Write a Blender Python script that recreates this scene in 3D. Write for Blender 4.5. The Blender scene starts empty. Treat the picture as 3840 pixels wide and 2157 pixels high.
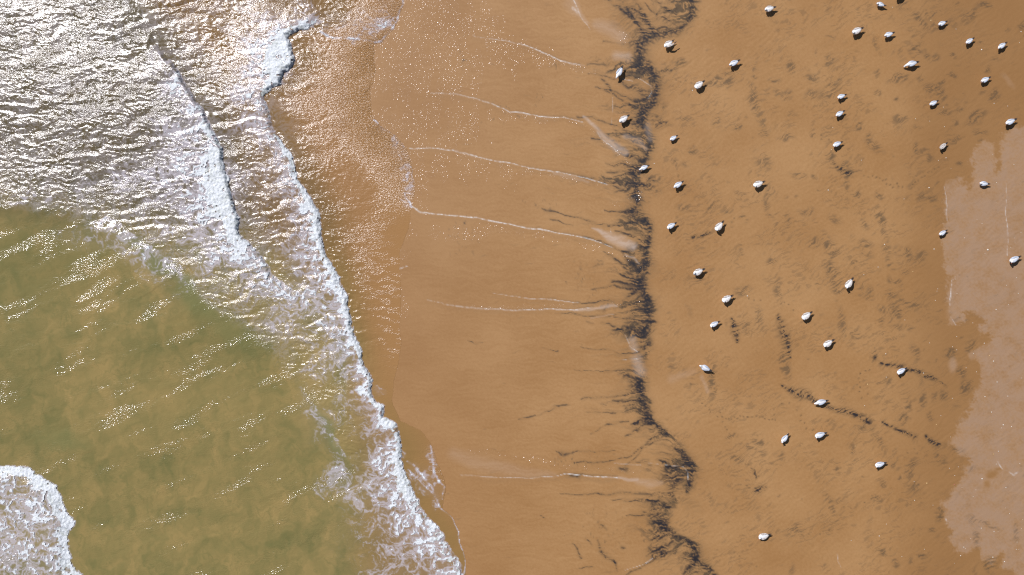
import bpy, bmesh, math, random
import numpy as np
from mathutils import Vector, Matrix

# ------------------------------------------------------------------ camera, sky, sun, exposure
PPM = 90.0                      # photograph pixels per metre on the ground
CX, CY = 1920.0, 1078.5
FPX = 3400.0
CAM_H = FPX / PPM
S = bpy.context.scene
cam_d = bpy.data.cameras.new('camera'); cam = bpy.data.objects.new('camera', cam_d)
S.collection.objects.link(cam); S.camera = cam
cam.location = (0, 0, CAM_H); cam.rotation_euler = (0, 0, 0)
cam_d.sensor_width = 36.0; cam_d.lens = 36.0 * FPX / 3840.0
cam_d.clip_start = 0.5; cam_d.clip_end = 9000
SUNV = Vector((-0.63, 0.60, 1.0)).normalized()          # towards the sun
SUN_EL = math.asin(SUNV.z); SUN_AZ = math.atan2(SUNV.x, SUNV.y)
W = bpy.data.worlds.new('World'); S.world = W; W.use_nodes = True
wn = W.node_tree.nodes; wl = W.node_tree.links
sky = wn.new('ShaderNodeTexSky'); sky.sky_type = 'NISHITA'; sky.sun_disc = False
sky.sun_elevation = SUN_EL; sky.sun_rotation = SUN_AZ
sky.air_density = 1.0; sky.dust_density = 0.6; sky.ozone_density = 1.5
bgn = wn['Background']; bgn.inputs[1].default_value = 0.05
wl.new(sky.outputs[0], bgn.inputs[0])
sd = bpy.data.lights.new('sun', 'SUN'); sd.energy = 4.6; sd.angle = math.radians(0.53)
sd.color = (1.0, 0.965, 0.965)
sun = bpy.data.objects.new('sun', sd); S.collection.objects.link(sun)
sun.rotation_euler = SUNV.to_track_quat('Z', 'Y').to_euler(); sun.location = SUNV * 60
S.view_settings.view_transform = 'Standard'; S.view_settings.look = 'None'
S.view_settings.exposure = 0.0; S.view_settings.gamma = 1.0
S.cycles.use_denoising = False
S.cycles.max_bounces = 6
S.cycles.filter_width = 1.2

def hexlin(r, g, b, k=1.0):
    f = lambda c: (c / 255.0 / 12.92 if c / 255.0 <= 0.04045 else ((c / 255.0 + 0.055) / 1.055) ** 2.4) * k
    return (f(r), f(g), f(b), 1.0)
KL = 0.78      # radiance -> albedo for sunlit level ground under this light

def sm(a, b, x):
    t = np.clip((x - a) / (b - a), 0, 1); return t * t * (3 - 2 * t)

# ------------------------------------------------------------------ noise on numpy grids
_R = np.random.RandomState(7)
_PERM = _R.permutation(4096).astype(np.int64)
_GA = _R.rand(4096) * 2 * np.pi
_GX = np.cos(_GA).astype(np.float32); _GY = np.sin(_GA).astype(np.float32)
def nz(x, y, seed=0):
    xi = np.floor(x).astype(np.int64); yi = np.floor(y).astype(np.int64)
    xf = (x - xi).astype(np.float32); yf = (y - yi).astype(np.float32)
    u = xf * xf * xf * (xf * (xf * 6 - 15) + 10); v = yf * yf * yf * (yf * (yf * 6 - 15) + 10)
    def h(i, j): return _PERM[(_PERM[(i + seed * 131) & 4095] + j + seed * 57) & 4095]
    def g(i, j, dx, dy):
        k = h(i, j); return _GX[k] * dx + _GY[k] * dy
    a = g(xi, yi, xf, yf); b = g(xi + 1, yi, xf - 1, yf)
    c = g(xi, yi + 1, xf, yf - 1); d = g(xi + 1, yi + 1, xf - 1, yf - 1)
    ab = a + u * (b - a); cd = c + u * (d - c)
    return (ab + v * (cd - ab)) * 1.5
def fbm(x, y, o=4, seed=0, gain=0.5):
    s = 0; a = 1.0; t = 0
    for k in range(o):
        s = s + a * nz(x * 2 ** k + 17.3 * k, y * 2 ** k - 9.1 * k, seed + k); t += a; a *= gain
    return s / t * 1.3

class Grid:
    """rectilinear grid in photograph pixels: dense in and round the view, growing to the horizon"""
    def __init__(g, x0, x1, y0, y1, st, left=True, right=True):
        def axis(a, b, lo, hi):
            c = list(np.arange(a, b + st * 0.5, st)); d = st; 
            if hi:
                d = st
                while c[-1] < 2.4e5: d *= 1.35; c.append(c[-1] + d)
            if lo:
                d = st; pre = []; p = c[0]
                while p > -2.4e5: d *= 1.35; p -= d; pre.append(p)
                c = pre[::-1] + c
            return np.array(c, dtype=np.float64)
        g.xs = axis(x0, x1, left, right); g.ys = axis(y0, y1, True, True)
        g.X, g.Y = np.meshgrid(g.xs, g.ys); g.X = g.X.astype(np.float32); g.Y = g.Y.astype(np.float32)
        g.shape = g.X.shape
        X, Y = g.X, g.Y
        g.wx = 14 * nz(X / 90, Y / 90, 3) + 6 * nz(X / 30, Y / 30, 4) + 2.5 * nz(X / 11, Y / 11, 5)
        g.wy = 14 * nz(X / 90, Y / 90, 6) + 6 * nz(X / 30, Y / 30, 7) + 2.5 * nz(X / 11, Y / 11, 8)
    def zeros(g): return np.zeros(g.shape, np.float32)
    def block(g, pts, m):
        p = np.array([q[:2] for q in pts], float)
        i0, i1 = np.searchsorted(g.xs, [p[:, 0].min() - m, p[:, 0].max() + m])
        j0, j1 = np.searchsorted(g.ys, [p[:, 1].min() - m, p[:, 1].max() + m])
        return (slice(j0, j1), slice(i0, i1))

def dist(X, Y, pts):
    """distance to a polyline, the interpolated extra columns, and the side (+ = left of travel on screen)"""
    P = np.array(pts, np.float32); best = np.full(X.shape, 1e12, np.float32)
    ex = [np.zeros(X.shape, np.float32) for _ in range(P.shape[1] - 2)]; side = np.zeros(X.shape, np.float32)
    for a, b in zip(P[:-1], P[1:]):
        dx, dy = b[0] - a[0], b[1] - a[1]; l2 = max(dx * dx + dy * dy, 1e-6)
        t = np.clip(((X - a[0]) * dx + (Y - a[1]) * dy) / l2, 0, 1)
        qx = X - (a[0] + t * dx); qy = Y - (a[1] + t * dy); d2 = qx * qx + qy * qy
        m = d2 < best; best = np.where(m, d2, best)
        cr = dx * (Y - a[1]) - dy * (X - a[0])
        side = np.where(m, np.sign(cr), side)
        for k in range(len(ex)): ex[k] = np.where(m, a[2 + k] + t * (b[2 + k] - a[2 + k]), ex[k])
    return np.sqrt(best), ex, side

def stroke(g, F, pts, w=None, s=1.0, warp=0.5, hard=0.0, tex=None):
    """lay a soft stroke (x, y[, width[, strength]]) into field F"""
    n = len(pts); q = []
    for i, p in enumerate(pts):
        ww = p[2] if len(p) > 2 else w; ss = p[3] if len(p) > 3 else s
        q.append((p[0], p[1], ww, ss))
    if n == 1: q.append((q[0][0] + .1, q[0][1], q[0][2], q[0][3]))
    mw = max(p[2] for p in q); B = g.block(q, mw + 25)
    if B[0].start >= B[0].stop or B[1].start >= B[1].stop: return
    X = g.X[B] + warp * g.wx[B]; Y = g.Y[B] + warp * g.wy[B]
    d, (ww, ss), _ = dist(X, Y, q)
    v = ss * sm(1.0, hard, d / np.maximum(ww, .5))
    if tex is not None: v = v * tex[B]
    F[B] = 1 - (1 - F[B]) * (1 - np.clip(v, 0, 1))

def blob(g, F, x, y, rx, ry, ang=0, s=1.0, warp=1.0, tex=None, op='screen'):
    m = max(rx, ry) * 1.5 + 25; B = g.block([(x, y)], m)
    X = g.X[B] + warp * g.wx[B] - x; Y = g.Y[B] + warp * g.wy[B] - y
    c, sn = math.cos(math.radians(ang)), math.sin(math.radians(ang))
    u = (X * c + Y * sn) / rx; v_ = (-X * sn + Y * c) / ry
    v = s * sm(1.25, 0.25, np.sqrt(u * u + v_ * v_))
    if tex is not None: v = v * tex[B]
    F[B] = (1 - (1 - F[B]) * (1 - np.clip(v, 0, 1))) if op == 'screen' else F[B] * (1 - np.clip(v, 0, 1))

def polymask(g, pts, soft=6, warp=0.6, rag=0):
    X = g.X + warp * g.wx; Y = g.Y + warp * g.wy
    P = np.array(pts, np.float32); B = g.block(pts, 60); ins = np.zeros(g.shape, bool)
    x = X[B]; y = Y[B]; c = np.zeros(x.shape, bool)
    for a, b in zip(P, np.roll(P, -1, 0)):
        if a[1] == b[1]: continue
        cond = ((a[1] > y) != (b[1] > y)) & (x < (b[0] - a[0]) * (y - a[1]) / (b[1] - a[1]) + a[0]); c ^= cond
    d, _, _ = dist(x, y, list(pts) + [pts[0]])
    F = g.zeros(); sdv = np.where(c, d, -d)
    if rag: sdv = sdv + rag * (1.6 * fbm(g.X[B] / 34, g.Y[B] / 34, 4, 301, .65) + .7 * fbm(g.X[B] / 9, g.Y[B] / 7, 2, 302))
    F[B] = sm(-soft, soft, sdv); return F

def grid_mesh(name, g, Z, mask=None, attrs={}):
    ny, nx = g.shape
    wx = (g.X.astype(np.float64) - CX) / PPM; wy = (CY - g.Y.astype(np.float64)) / PPM
    idx = np.arange(ny * nx).reshape(ny, nx)
    q = np.stack([idx[:-1, :-1], idx[1:, :-1], idx[1:, 1:], idx[:-1, 1:]], -1).reshape(-1, 4)
    if mask is not None:
        fm = (mask[:-1, :-1] & mask[1:, :-1] & mask[1:, 1:] & mask[:-1, 1:]).reshape(-1); q = q[fm]
        used = np.zeros(ny * nx, bool); used[q.ravel()] = True
        remap = np.cumsum(used) - 1; q = remap[q]; sel = used
    else: sel = slice(None)
    co = np.stack([wx.ravel(), wy.ravel(), Z.ravel()], -1)[sel].astype(np.float32)
    me = bpy.data.meshes.new(name); nv, nf = len(co), len(q)
    me.vertices.add(nv); me.vertices.foreach_set('co', co.ravel())
    me.loops.add(nf * 4); me.loops.foreach_set('vertex_index', q.ravel().astype(np.int32))
    me.polygons.add(nf); me.polygons.foreach_set('loop_start', np.arange(0, nf * 4, 4, dtype=np.int32))
    me.polygons.foreach_set('use_smooth', np.ones(nf, bool))
    for k, v in attrs.items():
        a = me.attributes.new(k, 'FLOAT', 'POINT'); a.data.foreach_set('value', v.ravel()[sel].astype(np.float32))
    me.update(calc_edges=True)
    o = bpy.data.objects.new(name, me); S.collection.objects.link(o); return o

# ------------------------------------------------------------------ traced lines of the place (photograph pixels)
EDGE = [(1900, -2.6e5), (1700, -1500), (1560, -250), (1525, -60), (1520, 0), (1498, 70), (1478, 109), (1433, 164), (1399, 169), (1400, 210), (1412, 270),
        (1392, 340), (1395, 425), (1425, 468), (1478, 507), (1530, 556), (1550, 640), (1556, 720), (1548, 780), (1530, 860), (1500, 950),
        (1505, 1040), (1505, 1120), (1500, 1200), (1506, 1290), (1496, 1370), (1476, 1430), (1470, 1500), (1500, 1580), (1580, 1610), (1625, 1672), (1640, 1740),
        (1668, 1800), (1672, 1850), (1662, 1905), (1697, 1940), (1722, 1990), (1727, 2034), (1742, 2069), (1747, 2099), (1748, 2150), (1790, 2175), (1880, 2300), (2050, 2700), (2500, 6000), (9000, 2.6e5)]
# x, y, foam width behind the front, foam strength, height (m)
A_ = [(1250, 60, 20, 0, 0), (1222, 85, 30, .5, .05), (1188, 99, 40, .8, .10), (1148, 107, 50, .9, .13), (1108, 127, 60, 1, .16), (1086, 144, 90, 1, .18), (1096, 179, 130, 1, .2), (1107, 214, 150, 1, .2), (1098, 253, 150, 1, .2),
      (1068, 278, 130, 1, .2), (1061, 323, 110, 1, .18), (1019, 343, 80, 1, .16), (994, 363, 60, .95, .14), (999, 398, 60, .95, .13), (1024, 447, 55, .95, .13), (1043, 497, 55, .95, .13),
      (1073, 552, 55, 1, .13), (1108, 621, 60, 1, .13), (1148, 711, 70, 1, .13), (1168, 749, 80, 1, .14), (1202, 803, 90, 1, .14), (1212, 883, 90, 1, .14), (1217, 933, 80, 1, .14), (1252, 990, 80, 1, .14),
      (1272, 1057, 80, 1, .14), (1299, 1117, 80, 1, .14), (1319, 1196, 75, 1, .14), (1344, 1281, 70, 1, .14), (1366, 1355, 60, 1, .14), (1399, 1425, 50, 1, .15), (1394, 1468, 50, 1, .15), (1406, 1503, 55, 1, .16),
      (1443, 1518, 55, 1, .17), (1441, 1562, 60, 1, .16), (1481, 1592, 65, 1, .15), (1503, 1652, 75, 1, .14), (1510, 1721, 90, 1, .13), (1528, 1786, 110, 1, .13), (1563, 1860, 120, 1, .12), (1578, 1905, 130, .95, .12),
      (1627, 1960, 130, .95, .12), (1657, 2000, 130, .95, .12), (1687, 2044, 130, .95, .12), (1717, 2099, 120, .95, .12), (1742, 2149, 110, .95, .12), (1776, 2165, 90, .95, .12), (1900, 2400, 90, .9, .12), (2100, 2800, 80, .6, .08)]
B_ = [(430, -300, 40, .1, .10), (500, -60, 20, 0, .07), (548, 60, 20, .0, .07), (591, 164, 24, .1, .09), (611, 194, 40, .35, .13), (641, 238, 60, .65, .2), (671, 268, 70, .8, .2), (691, 308, 80, .85, .2), (720, 348, 90, .85, .2), (745, 383, 100, .9, .2),
      (775, 432, 110, .9, .2), (795, 477, 120, .95, .2), (825, 522, 130, .95, .2), (840, 596, 150, 1, .2), (855, 656, 160, 1, .2), (865, 711, 170, 1, .2), (875, 764, 170, 1, .2), (902, 818, 160, 1, .19), (902, 878, 130, 1, .18),
      (934, 908, 100, .95, .16), (984, 952, 90, .9, .15), (1019, 1022, 80, .85, .13), (1068, 1062, 70, .8, .12), (1123, 1097, 70, .75, .11), (1168, 1141, 60, .75, .1), (1202, 1181, 50, .75, .09), (1242, 1241, 40, .7, .08), (1275, 1315, 30, .5, .05), (1295, 1360, 15, 0, 0)]
C_ = [(250, 850, 10, 0, 0), (338, 833, 30, .45, .06), (397, 818, 50, .65, .08), (437, 828, 50, .65, .09), (477, 858, 45, .6, .1), (527, 903, 40, .6, .1), (596, 938, 30, .7, .1), (641, 977, 26, .75, .1), (681, 1017, 26, .7, .09), (696, 1057, 22, .5, .06), (720, 1120, 10, 0, 0)]
D_ = [(-900, 1500, 200, .9, .3), (-300, 1690, 300, 1, .4), (0, 1736, 110, 1, .42), (50, 1741, 110, 1, .42), (114, 1756, 110, 1, .42), (159, 1786, 110, 1, .42), (214, 1821, 110, 1, .42), (243, 1865, 110, 1, .42), (253, 1920, 110, 1, .42), (278, 1965, 110, 1, .42),
      (258, 2009, 110, 1, .42), (263, 2064, 110, 1, .42), (278, 2124, 110, 1, .42), (298, 2154, 110, 1, .42), (360, 2300, 300, 1, .4), (420, 2600, 250, .9, .3)]
E_ = [(1130, 1440, 10, 0, 0), (1153, 1488, 30, .35, .02), (1202, 1537, 40, .5, .03), (1232, 1602, 40, .5, .03), (1272, 1647, 30, .5, .03), (1299, 1706, 22, .55, .03), (1320, 1730, 12, 0, 0)]
FRONTS = [A_, B_, C_, D_, E_]

# ================================================================== WATER
gw = Grid(-420, 2000, -300, 2460, 3.0, left=True, right=True)
X, Y = gw.X, gw.Y
dE, _, sE = dist(X + .35 * gw.wx, Y + .35 * gw.wy, EDGE)
inw = np.where(sE > 0, dE, -dE)                      # + seaward of the swash edge
if inw[np.searchsorted(gw.ys, 1000), np.searchsorted(gw.xs, 0)] < 0: inw = -inw

Zw = np.zeros(gw.shape, np.float32)
env = gw.zeros(); fronts_dark = gw.zeros()
fr_w = 0.7
for L, wv in ((A_, .7), (B_, .7), (C_, .8), (D_, .9), (E_, 1.0)):
    Bk = gw.block(L, 700)
    XX = X[Bk] + wv * gw.wx[Bk] + 3.5 * nz(X[Bk] / 9, Y[Bk] / 9, 91); YY = Y[Bk] + wv * gw.wy[Bk] + 3.5 * nz(X[Bk] / 9, Y[Bk] / 9, 92)
    d, (w, s, h), sd_ = dist(XX, YY, L)
    # seaward side: the left of travel on screen going down the picture
    sgn = sd_
    d = np.where(sgn > 0, d, -d)
    h = h * .8 * np.where(h > .25, .6, 1); prof = np.where(d > 0, h * sm(0, 16 + 60 * (h > .2) + 45 * sm(.12, .05, h), d) * (0.25 + 0.75 * np.exp(-np.maximum(d, 0) / (90 + 250 * h))) * sm(260, 120, d - 300 * (h > .2)), 0)
    Zw[Bk] = np.maximum(Zw[Bk], prof)
    f = np.where(d > 0, s * np.exp(-(np.maximum(d - w * .25, 0) / (w * 1.2)) ** 1.3), 0) * sm(-1, 2.5, d)
    env[Bk] = np.maximum(env[Bk], f)
SIDE_OK = True

# extra foam patches: x, y, rx, ry, angle, strength
for b in [(60, 2000, 190, 240, 0, .74), (120, 1900, 110, 100, 0, .6), (1035, 235, 75, 110, 0, .98), (960, 210, 60, 120, 0, .62), (800, 650, 90, 160, -70, .6), (660, 560, 110, 130, 0, .42), (700, 760, 200, 60, 20, .5), (820, 780, 80, 80, 0, .75),
          (560, 680, 160, 80, 10, .4), (380, 700, 120, 80, 0, .45), (120, 740, 160, 30, 5, .4), (880, 950, 120, 60, 30, .5), (1000, 1080, 160, 60, 35, .45), (1090, 1230, 130, 60, 40, .42), (1130, 900, 60, 200, -15, .42),
          (1160, 1100, 50, 150, -25, .5), (1250, 1250, 40, 130, -20, .5), (1180, 1390, 60, 40, 20, .42), (1230, 1350, 40, 60, 0, .5), (1290, 1500, 50, 60, 0, .25),
          (1220, 1560, 70, 50, 60, .36), (1410, 1730, 45, 40, 0, .6), (1270, 1790, 60, 50, 60, .52), (1300, 1850, 50, 50, 40, .5), (1210, 1820, 40, 40, 0, .4), (1390, 1830, 30, 70, -20, .52), (1480, 1800, 60, 70, 0, .55),
          (1450, 1890, 60, 50, 20, .52), (1500, 1960, 90, 50, 20, .58), (1560, 2010, 90, 50, 30, .5), (1500, 2080, 60, 40, 40, .42), (1620, 2100, 90, 60, 30, .5), (1350, 1900, 40, 40, 0, .35), (1450, 2150, 120, 60, 0, .3), (1640, 2250, 130, 90, 0, .45),
          (480, 930, 100, 50, 20, .38), (560, 1010, 90, 50, 40, .36), (300, 900, 120, 40, 10, .25), (60, 770, 60, 10, 0, .45),
          (1290, 80, 150, 60, 0, .40), (1400, 120, 90, 40, -20, .45), (1450, 60, 50, 80, 0, .36), (1120, 40, 70, 60, 0, .35), (1090, 110, 60, 30, 0, .55),
          (1500, 560, 60, 40, 30, .42), (1520, 640, 40, 80, -10, .30), (1440, 470, 40, 40, 30, .38), (1530, 740, 25, 60, -10, .42), (1620, 1720, 30, 60, 0, .42), (1600, 1820, 45, 50, 30, .5), (1640, 1870, 22, 50, 0, .55), (1560, 1780, 30, 40, 30, .45),
          (1420, 1470, 22, 20, 0, .6), (930, 330, 40, 60, 0, .5), (900, 420, 60, 120, -20, .22)]:
    blob(gw, env, *b, warp=1.6)
for ln in [[(1617, 1672), (1622, 1736), (1632, 1786), (1662, 1826), (1660, 1870)], [(1528, 1731), (1560, 1750), (1587, 1786), (1622, 1831), (1652, 1900)], [(1535, 1760), (1580, 1810), (1625, 1850)], [(1404, 447), (1478, 507), (1538, 557)],
           [(1657, 1908), (1697, 1942), (1720, 1990), (1725, 2034), (1740, 2069), (1745, 2099), (1742, 2144)], [(1518, 729), (1548, 774)], [(1510, 0), (1490, 70), (1470, 109), (1430, 158), (1399, 162), (1349, 147), (1299, 142), (1245, 142), (1200, 119)],
           [(1505, 1690), (1520, 1700), (1515, 1715)]]:
    stroke(gw, env, ln, w=7, s=.85, warp=.5)
env = np.clip(env, 0, 1)

fx = X + 2.2 * gw.wx; fy = Y + 2.2 * gw.wy
th = math.radians(-25); ux = fx * math.cos(th) + fy * math.sin(th); uy = -fx * math.sin(th) + fy * math.cos(th)
n1 = nz(ux / 46, uy / 30, 21); n2 = nz(ux / 21 + 3, uy / 15, 22); n3 = nz(fx / 9.5, fy / 8.5, 23); n4 = fbm(ux / 90, uy / 60, 3, 24)
lace = 0.42 * (1 - 2.4 * np.abs(n1)) + 0.40 * (1 - 2.4 * np.abs(n2)) + 0.24 * (1 - 2.2 * np.abs(n3)) + 0.30 * n4
lace = lace - lace.mean(); lace = lace / lace.std()
thr = 2.6 - 3.45 * env
foam = sm(thr - .1, thr + 1.2, lace) * sm(.05, .16, env)
veil = sm(thr - 1.5, thr + .9, lace + .35 * n4) * sm(.04, .2, env)
# bubbly film right at the fronts
foam = np.maximum(foam, sm(.90, 1.0, env) * np.clip(.85 + .4 * n3 + .3 * n2, 0, 1))
foam = np.clip(foam, 0, 1) * (inw > 0)

# chop: strong in the broken water above the line of the third ridge, calm below it
CL = [(-9000, 740), (-300, 752), (0, 765), (150, 790), (330, 832), (440, 826), (530, 900), (640, 975), (700, 1050), (780, 1130), (860, 1190), (980, 1290), (1090, 1400), (1160, 1470), (1260, 1620), (1330, 1800), (1420, 2000), (1600, 2400), (2500, 5000)]
dC, _, sC = dist(X + 1.2 * gw.wx, Y + 1.2 * gw.wy, CL)
up = np.where(sC < 0, dC, -dC)                    # + above / shoreward of that line
if up[np.searchsorted(gw.ys, 200), np.searchsorted(gw.xs, 200)] < 0: up = -up
chop = 0.30 + 0.70 * sm(-25, 25, up)
clus = fbm((X * .9 - Y * .42) / 260, (Y * .9 + X * .42) / 60, 3, 31)
chop = chop * (1 + .35 * clus)
# smooth water in front of the second bore and in the dark lee patches
SM = gw.zeros()
for ln, w in (([(500, 10), (560, 55), (600, 110), (615, 180), (650, 235)], 24), ([(750, 370), (790, 400), (800, 450)], 30), ([(880, 790), (915, 850), (920, 885)], 26), ([(1010, 385), (1060, 430), (1090, 480)], 34), ([(1050, 440), (1110, 560)], 26), ([(1010, 20), (1030, 70)], 20)):
    stroke(gw, SM, ln, w=w, s=.75, warp=1)
chop = chop * (1 - SM)
chop *= 0.25 + 0.75 * sm(1500, 1250, X + .25 * (Y - 700) * 0)       # damped thin film towards the swash edge
thin = sm(260, 0, inw) * sm(0, 1, (inw > 0) * 1.0)
swash = sm(30, 200, X - np.interp(Y, [p[1] for p in A_], [p[0] for p in A_]) + 30)   # shoreward of the inner bore

# real relief of the chop (short seas), anisotropic, crests turning from NW-SE above to SW-NE below
m_up = sm(900, 600, Y - .15 * X)
def seas(angdeg, l1, l2, seed):
    t = math.radians(angdeg); a = (X + gw.wx) * math.cos(t) + (Y + gw.wy) * math.sin(t); b = -(X + gw.wx) * math.sin(t) + (Y + gw.wy) * math.cos(t)
    return nz(a / l1, b / l2, seed)
def skew(lam, slope, ang, seed, wp):
    # short wavelets with a long back facing seaward (up the picture) and a shorter front
    t = math.radians(ang); bb = Y * math.cos(t) - X * math.sin(t)
    ph = 2 * np.pi * (bb / lam + wp * fbm(X / (lam * 3.2), Y / (lam * 1.8), 3, seed))
    amp = np.clip(.7 + 1.5 * fbm(X / (lam * 2.6), Y / (lam * 1.8), 3, seed + 5), .0, 1.9)
    return lam / PPM * slope / 6.28 * amp * np.sin(ph + .5 * np.sin(ph))
SAWZ = skew(13.0, .13, 16, 141, 1.6) + skew(29.0, .12, 10, 152, 1.5) + skew(75.0, .10, -8, 163, 1.2) + .006 * fbm(X / 22, Y / 14, 3, 171)
UPM = sm(-25, 25, up)
XA = np.interp(Y, [p[1] for p in A_], [p[0] for p in A_])
rel = UPM * SAWZ * (1 - .7 * sm(20, 120, X - XA)) + (1 - UPM) * (.020 * seas(-20, 90, 30, 43) + .010 * seas(-24, 36, 15, 44))
rel += .006 * seas(5, 13, 11, 45)
depthf = sm(0, 120, inw)
Zw += rel * chop * (0.25 + .75 * depthf)
FADE = sm(-440, -360, X) * sm(-300, -240, Y) * sm(2460, 2400, Y)
Zw *= FADE
swell = .05 * nz(X / 420, Y / 300, 47) * sm(0, 400, inw)
Zw += swell
# foam is a raised, lumpy froth
lump = fbm(X / 17, Y / 15, 3, 51)
Zw_f = Zw + (0.002 + .022 * foam * (0.4 + .6 * env) * (0.6 + .8 * lump)) * (0.3 + .7 * depthf) + .035 * sm(.8, 1, env) * np.maximum(nz(X / 8, Y / 8, 52), -.2)

# silt colour: 0 olive .. 1 sandy
sw1 = fbm((X + 3 * gw.wx) / 230, (Y + 3 * gw.wy) / 300, 5, 61, .6); sw2 = fbm((X + 2 * gw.wx) / 60, (Y + 2 * gw.wy) / 90, 4, 62, .6)
sw3 = nz((X + 4 * gw.wx) / 48, (Y + 4 * gw.wy) / 85, 64)
silt = .52 + .42 * sw1 + .62 * sw2 - .34 * sm(.12, 0, np.abs(sw3)) * sm(0, .3, sw2 + .1)
for b in [(560, 1500, 300, 130, -30, .30), (1000, 1750, 90, 220, 0, .35), (900, 1500, 300, 120, 10, .2), (1250, 1560, 150, 260, -25, .5), (1150, 1300, 200, 120, 40, .4), (1050, 1150, 240, 120, 35, .4)]:
    blob(gw, silt, *b, warp=2.5)
for b in [(720, 1110, 130, 80, 30, .55), (860, 1240, 220, 80, 30, .45), (220, 1640, 160, 70, 0, .35), (500, 900, 120, 40, 30, .4), (620, 1000, 110, 35, 35, .6), (1240, 1650, 30, 160, -28, .7), (100, 1000, 300, 200, 0, .5), (60, 1300, 100, 200, 0, .4), (700, 1450, 150, 60, 0, .2)]:
    blob(gw, silt, *b, warp=2.0, op='mul')
silt = np.clip(silt, 0, 1)
shore = np.clip(sm(-60, 160, X - np.interp(Y, [-300, 0, 164, 400, 711, 900, 1200, 1500, 2160, 2460], [480, 527, 650, 900, 1120, 1150, 1260, 1400, 1730, 1900])) , 0, 1)
shore = np.maximum(shore, 0.85 * sm(0, 220, X - np.interp(Y, [p[1] for p in B_], [p[0] for p in B_]) + 40) * sm(-200, 500, Y))
GT = gw.zeros()                                   # green, clearer water in the troughs
for b in [(560, 960, 160, 38, 35, .8), (700, 1060, 60, 40, 40, .8), (730, 1130, 110, 50, 30, .6), (860, 1230, 170, 50, 30, .35), (1240, 1620, 20, 150, -28, .6), (230, 1650, 110, 45, 0, .45)]:
    blob(gw, GT, *b, warp=1.5)
milk_glare = gw.zeros()                                 # milky water round the foam, plus sun glare painted in as pale colour
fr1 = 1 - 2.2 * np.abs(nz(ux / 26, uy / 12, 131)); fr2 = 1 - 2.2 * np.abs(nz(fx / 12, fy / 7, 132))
glitter_lace = sm(.1, 1.3, .8 * fr1 + .6 * fr2 + .7 * n4) * sm(-25, 25, up) * sm(1250, 900, X)  # pale lace painted in as sun glitter over the choppy upper water
milk_glare = np.clip(.85 * veil + .15 * env + .36 * glitter_lace, 0, 1)
GZ = 0.0
upm = sm(-25, 25, up)
rip_ = chop * (.26 * upm + (1 - upm) * .78 * np.clip(.85 + .9 * clus + .6 * fbm(X / 300, Y / 220, 3, 33), .1, 2)) * (1 - swash) + .31 * swash * sm(1560, 1380, X + .12 * (Y - 700)) * (1 + .35 * clus)
rip_ += .8 * sm(190, 0, inw) * sm(900, 650, Y) * swash + .42 * sm(750, 1150, Y) * swash * np.clip(.7 + 1.5 * fbm(X / 60, Y / 16, 2, 34), 0, 1.5)
rip_ *= 1 + .25 * clus
mask = (inw > 0)
edgeh = .0 * sm(0, 10, inw) * sm(30, 8, inw)
Zsheet = 0.004 + np.where(inw < 40, edgeh * .6, 0) + Zw * sm(0, 14, inw)
fm = (foam > .5) & mask
water = grid_mesh('sea_water', gw, Zsheet, mask, {'foam': np.clip(foam, 0, 1), 'chop': chop, 'silt': silt, 'shore': shore, 'green': GT, 'milk_glare': milk_glare, 'swash': swash, 'up': m_up, 'rgh': .13 + .045 * sm(-25, 25, up) + .02 * swash, 'thin': sm(240, 10, inw) * (.35 + .65 * sm(1650, 1350, Y)) * (X > 1300), 'rip': rip_})
water['kind'] = 'structure'
dense = (X > -400) & (X < 1980) & (Y > -290) & (Y < 2450)
foamo = grid_mesh('sea_foam', gw, 0.006 + Zw_f * sm(0, 14, inw) + .004, fm & dense, {'foam': foam, 'silt': silt, 'shore': shore, 'env': env})
foamo['kind'] = 'stuff'; foamo['label'] = 'white lacy surf foam lying along the wave fronts and on the muddy water'; foamo['category'] = 'foam'
del Zw, Zw_f, Zsheet

# ================================================================== SAND
gs = Grid(1100, 4150, -300, 2460, 3.4)
X, Y = gs.X, gs.Y
dE, _, sE = dist(X, Y, EDGE)
ins = np.where(sE > 0, dE, -dE)
if ins[np.searchsorted(gs.ys, 1000), np.searchsorted(gs.xs, 1150)] < 0: ins = -ins
Zs = np.where(ins > 0, -.030 * np.minimum(ins, 9000) / PPM, .004 * np.minimum(-ins, 9000) / PPM).astype(np.float32)

# streaky textures
st_l = fbm((X + 2.0 * gs.wx) / 120, (Y + 1.2 * gs.wy) / 7, 3, 71)            # horizontal streaks
rA = math.radians(-32)
rx_ = (X + gs.wx) * math.cos(rA) + (Y + gs.wy) * math.sin(rA); ry_ = -(X + gs.wx) * math.sin(rA) + (Y + gs.wy) * math.cos(rA)
hat = nz(rx_ / 38, ry_ / 5.2, 72); hat2 = fbm(rx_ / 60, ry_ / 12, 3, 73)
spk = fbm(X / 9, Y / 8, 3, 74)
texL = np.clip(.8 + 1.8 * st_l + .5 * spk, .1, 1.3)
texR = np.clip(.55 + 2.4 * hat + .7 * hat2 + 1.0 * spk, 0, 1.25)
_sy = [-300, 0, 60, 100, 125, 150, 180, 215, 248, 300, 340, 378, 402, 455, 520, 590, 620, 665, 750, 825, 905, 985, 1050, 1125, 1165, 1235, 1300, 1400, 1480, 1572, 1620, 1690, 1730, 1770, 1845, 1900, 1955, 2006, 2036, 2090, 2160, 2460]
_sx = [2580, 2592, 2585, 2560, 2480, 2425, 2405, 2396, 2395, 2462, 2468, 2452, 2428, 2402, 2440, 2428, 2405, 2380, 2388, 2415, 2434, 2425, 2400, 2430, 2432, 2410, 2418, 2400, 2410, 2438, 2500, 2556, 2582, 2592, 2572, 2500, 2482, 2530, 2592, 2610, 2660, 2760]
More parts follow.
